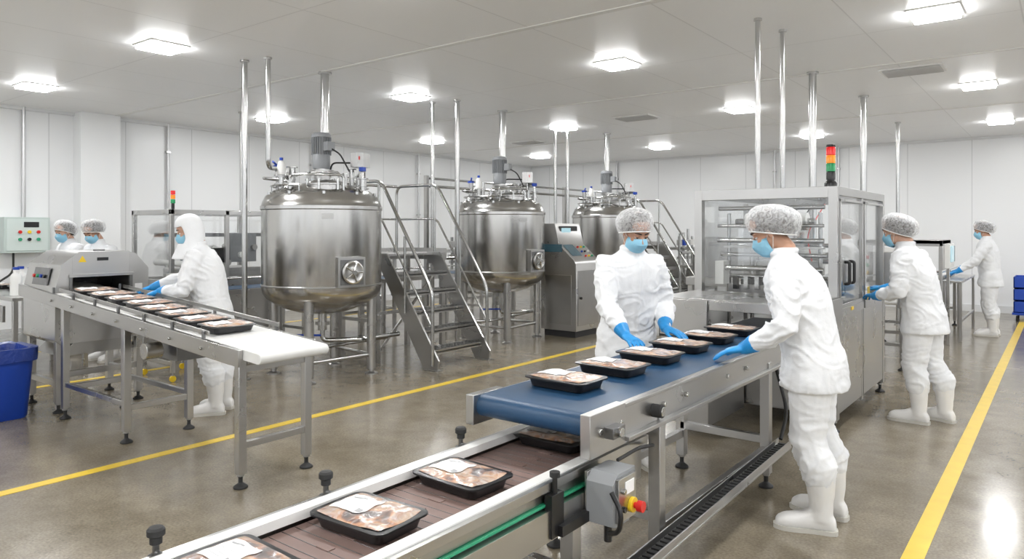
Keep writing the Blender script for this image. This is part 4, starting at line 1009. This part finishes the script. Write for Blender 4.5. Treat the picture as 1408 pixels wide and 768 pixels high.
    # --- gloved hands
    for sgn,key,dr in ((1,'L',dirL),(-1,'R',dirR)):
        sh,el,w=J[key]
        fd=(w-el).normalized()
        x=dl(dr) if dr else (fd*.6+V((.7,0,-.1))).normalized()
        y=V((0,0,1)).cross(x); y.normalize(); z=x.cross(y); s_=-sgn
        F=Matrix(((x.x,y.x,z.x,w.x),(x.y,y.y,z.y,w.y),(x.z,y.z,z.z,w.z),(0,0,0,1)))@Matrix.Scale(1.08,4)
        mb=MB()
        rr=[]
        for px_,ww,hh in ((-.012,.027,.022),(.01,.030,.021),(.035,.038,.020),(.06,.043,.018),(.085,.043,.015),(.098,.038,.011)):
            rr.append([F@V((px_,ww*math.cos(t),hh*math.sin(t))) for t in [2*PI*k/16 for k in range(16)]])
        mb.loft(rr,GLOVE)
        mb.tube([w-fd*.070,w-fd*.04,w,F@V((.02,0,0))],.035,GLOVE,n=16,radii=[.052,.045,.034,.028])
        for yo,ln,sp in ((.0315,.068,.10),(.0105,.077,.02),(-.0105,.071,-.05),(-.0305,.056,-.14)):
            p=V((.084,s_*yo,-.001)); ang=.08; pts=[F@p]
            for kf,(fr_,bd) in enumerate(((.46,.30),(.30,.55),(.24,.45))):
                ang+=bd*curl; d=V((math.cos(ang)*math.cos(sp),s_*math.sin(sp),-math.sin(ang))); p=p+d*ln*fr_*1.15; pts.append(F@p)
            mb.tube(pts,.009,GLOVE,n=10,radii=[.0108,.0102,.0095,.0082],rnd=True)
        pts=[F@V((.022,s_*.024,-.004)),F@V((.050,s_*.052,-.012)),F@V((.078,s_*.066,-.020)),F@V((.101,s_*.068,-.026))]
        mb.tube(pts,.01,GLOVE,n=10,radii=[.017,.013,.0115,.0095],rnd=True)
        bake(mb,'glove_left' if sgn>0 else 'glove_right',.0045,1,GLOVE,None,root)
    return root

# A : right foreground, seen from behind, working at the blue belt
person((-1.13,4.24),187,(-1.42,3.96,.985),(-1.46,4.44,.985),lean=.14,hyaw=6,hpitch=28,feet=((-.03,.13,10),(-.06,-.13,-12)),dirL=(-1,-.25,-.22),dirR=(-1,0,-.2),curl=.45,seed=1,vox=.009,bulk=1.08)
# B : behind the blue belt facing the camera side
person((-2.42,4.44),-34,(-2.13,4.44,.985),(-2.20,4.02,.980),lean=.07,hyaw=2,hpitch=30,feet=((0,.11,8),(-.02,-.12,-8)),dirL=(1,-.15,-.2),dirR=(.8,-.5,-.2),curl=.45,seed=2,vox=.009,skin=SKIN)
# D : right side of machine
person((-.97,7.05),170,(-1.34,6.97,1.06),(-1.35,7.34,1.10),lean=.13,hyaw=-2,hpitch=14,feet=((.03,.11,6),(-.10,-.12,-10)),dirL=(-.5,.9,.0),dirR=(-.6,.8,.1),curl=.6,seed=3,skin=SKIN2,bulk=1.06,vox=.011)
# E : far right
person((-.93,13.35),182,(-1.34,13.1,.99),(-1.36,13.5,1.0),lean=.05,hyaw=0,hpitch=15,feet=((.0,.10,6),(-.02,-.11,-8)),curl=.5,seed=4,vox=.015)
# F : seen through the guard of the sealing machine
person((-1.88,8.60),184,(-2.24,8.5,1.05),(-2.26,8.72,1.05),lean=.06,hpitch=14,curl=.6,seed=9,vox=.014,feet=((0,.10,6),(-.02,-.10,-8)))
# W1 : hooded worker at inclined conveyor
person((-6.12,3.48),224,(-6.36,3.12,1.10),(-6.62,3.18,1.12),lean=.12,hyaw=16,hpitch=16,feet=((-.03,.12,8),(-.05,-.10,-8)),hood=True,skin=SKIN2,dirL=(-.6,-.6,-.25),dirR=(-.8,-.4,-.25),curl=.5,seed=5,vox=.011,bulk=1.05)
# W2, W3 : at the bench
person((-10.5,4.02),275,(-10.3,3.60,1.0),(-10.7,3.60,1.0),lean=.08,hyaw=10,hpitch=15,curl=.5,seed=6,vox=.015,skin=SKIN2,scale=.99)
person((-9.62,4.05),285,(-9.35,3.64,1.0),(-9.75,3.62,1.0),lean=.12,hyaw=10,hpitch=32,curl=.5,seed=8,vox=.015,scale=.99)

# ------------------------------------------------------------------ world, camera, colour
w=bpy.data.worlds.new('world'); scene.world=w; w.use_nodes=True
w.node_tree.nodes['Background'].inputs[0].default_value=(.93,.96,1,1); w.node_tree.nodes['Background'].inputs[1].default_value=1.45  # bright world serves as room fill through the added openings
cam=bpy.data.cameras.new('camera'); co=bpy.data.objects.new('camera',cam); COL.objects.link(co)
co.location=(0,0,1.65); co.rotation_euler=(math.radians(90),0,math.radians(37.7))
cam.sensor_width=36; cam.lens=985/1408*36; cam.shift_y=-69/1408; cam.clip_start=.05
scene.camera=co
scene.view_settings.view_transform='Standard'
scene.view_settings.look='None'
scene.view_settings.exposure=0
print('done',len(bpy.data.objects))
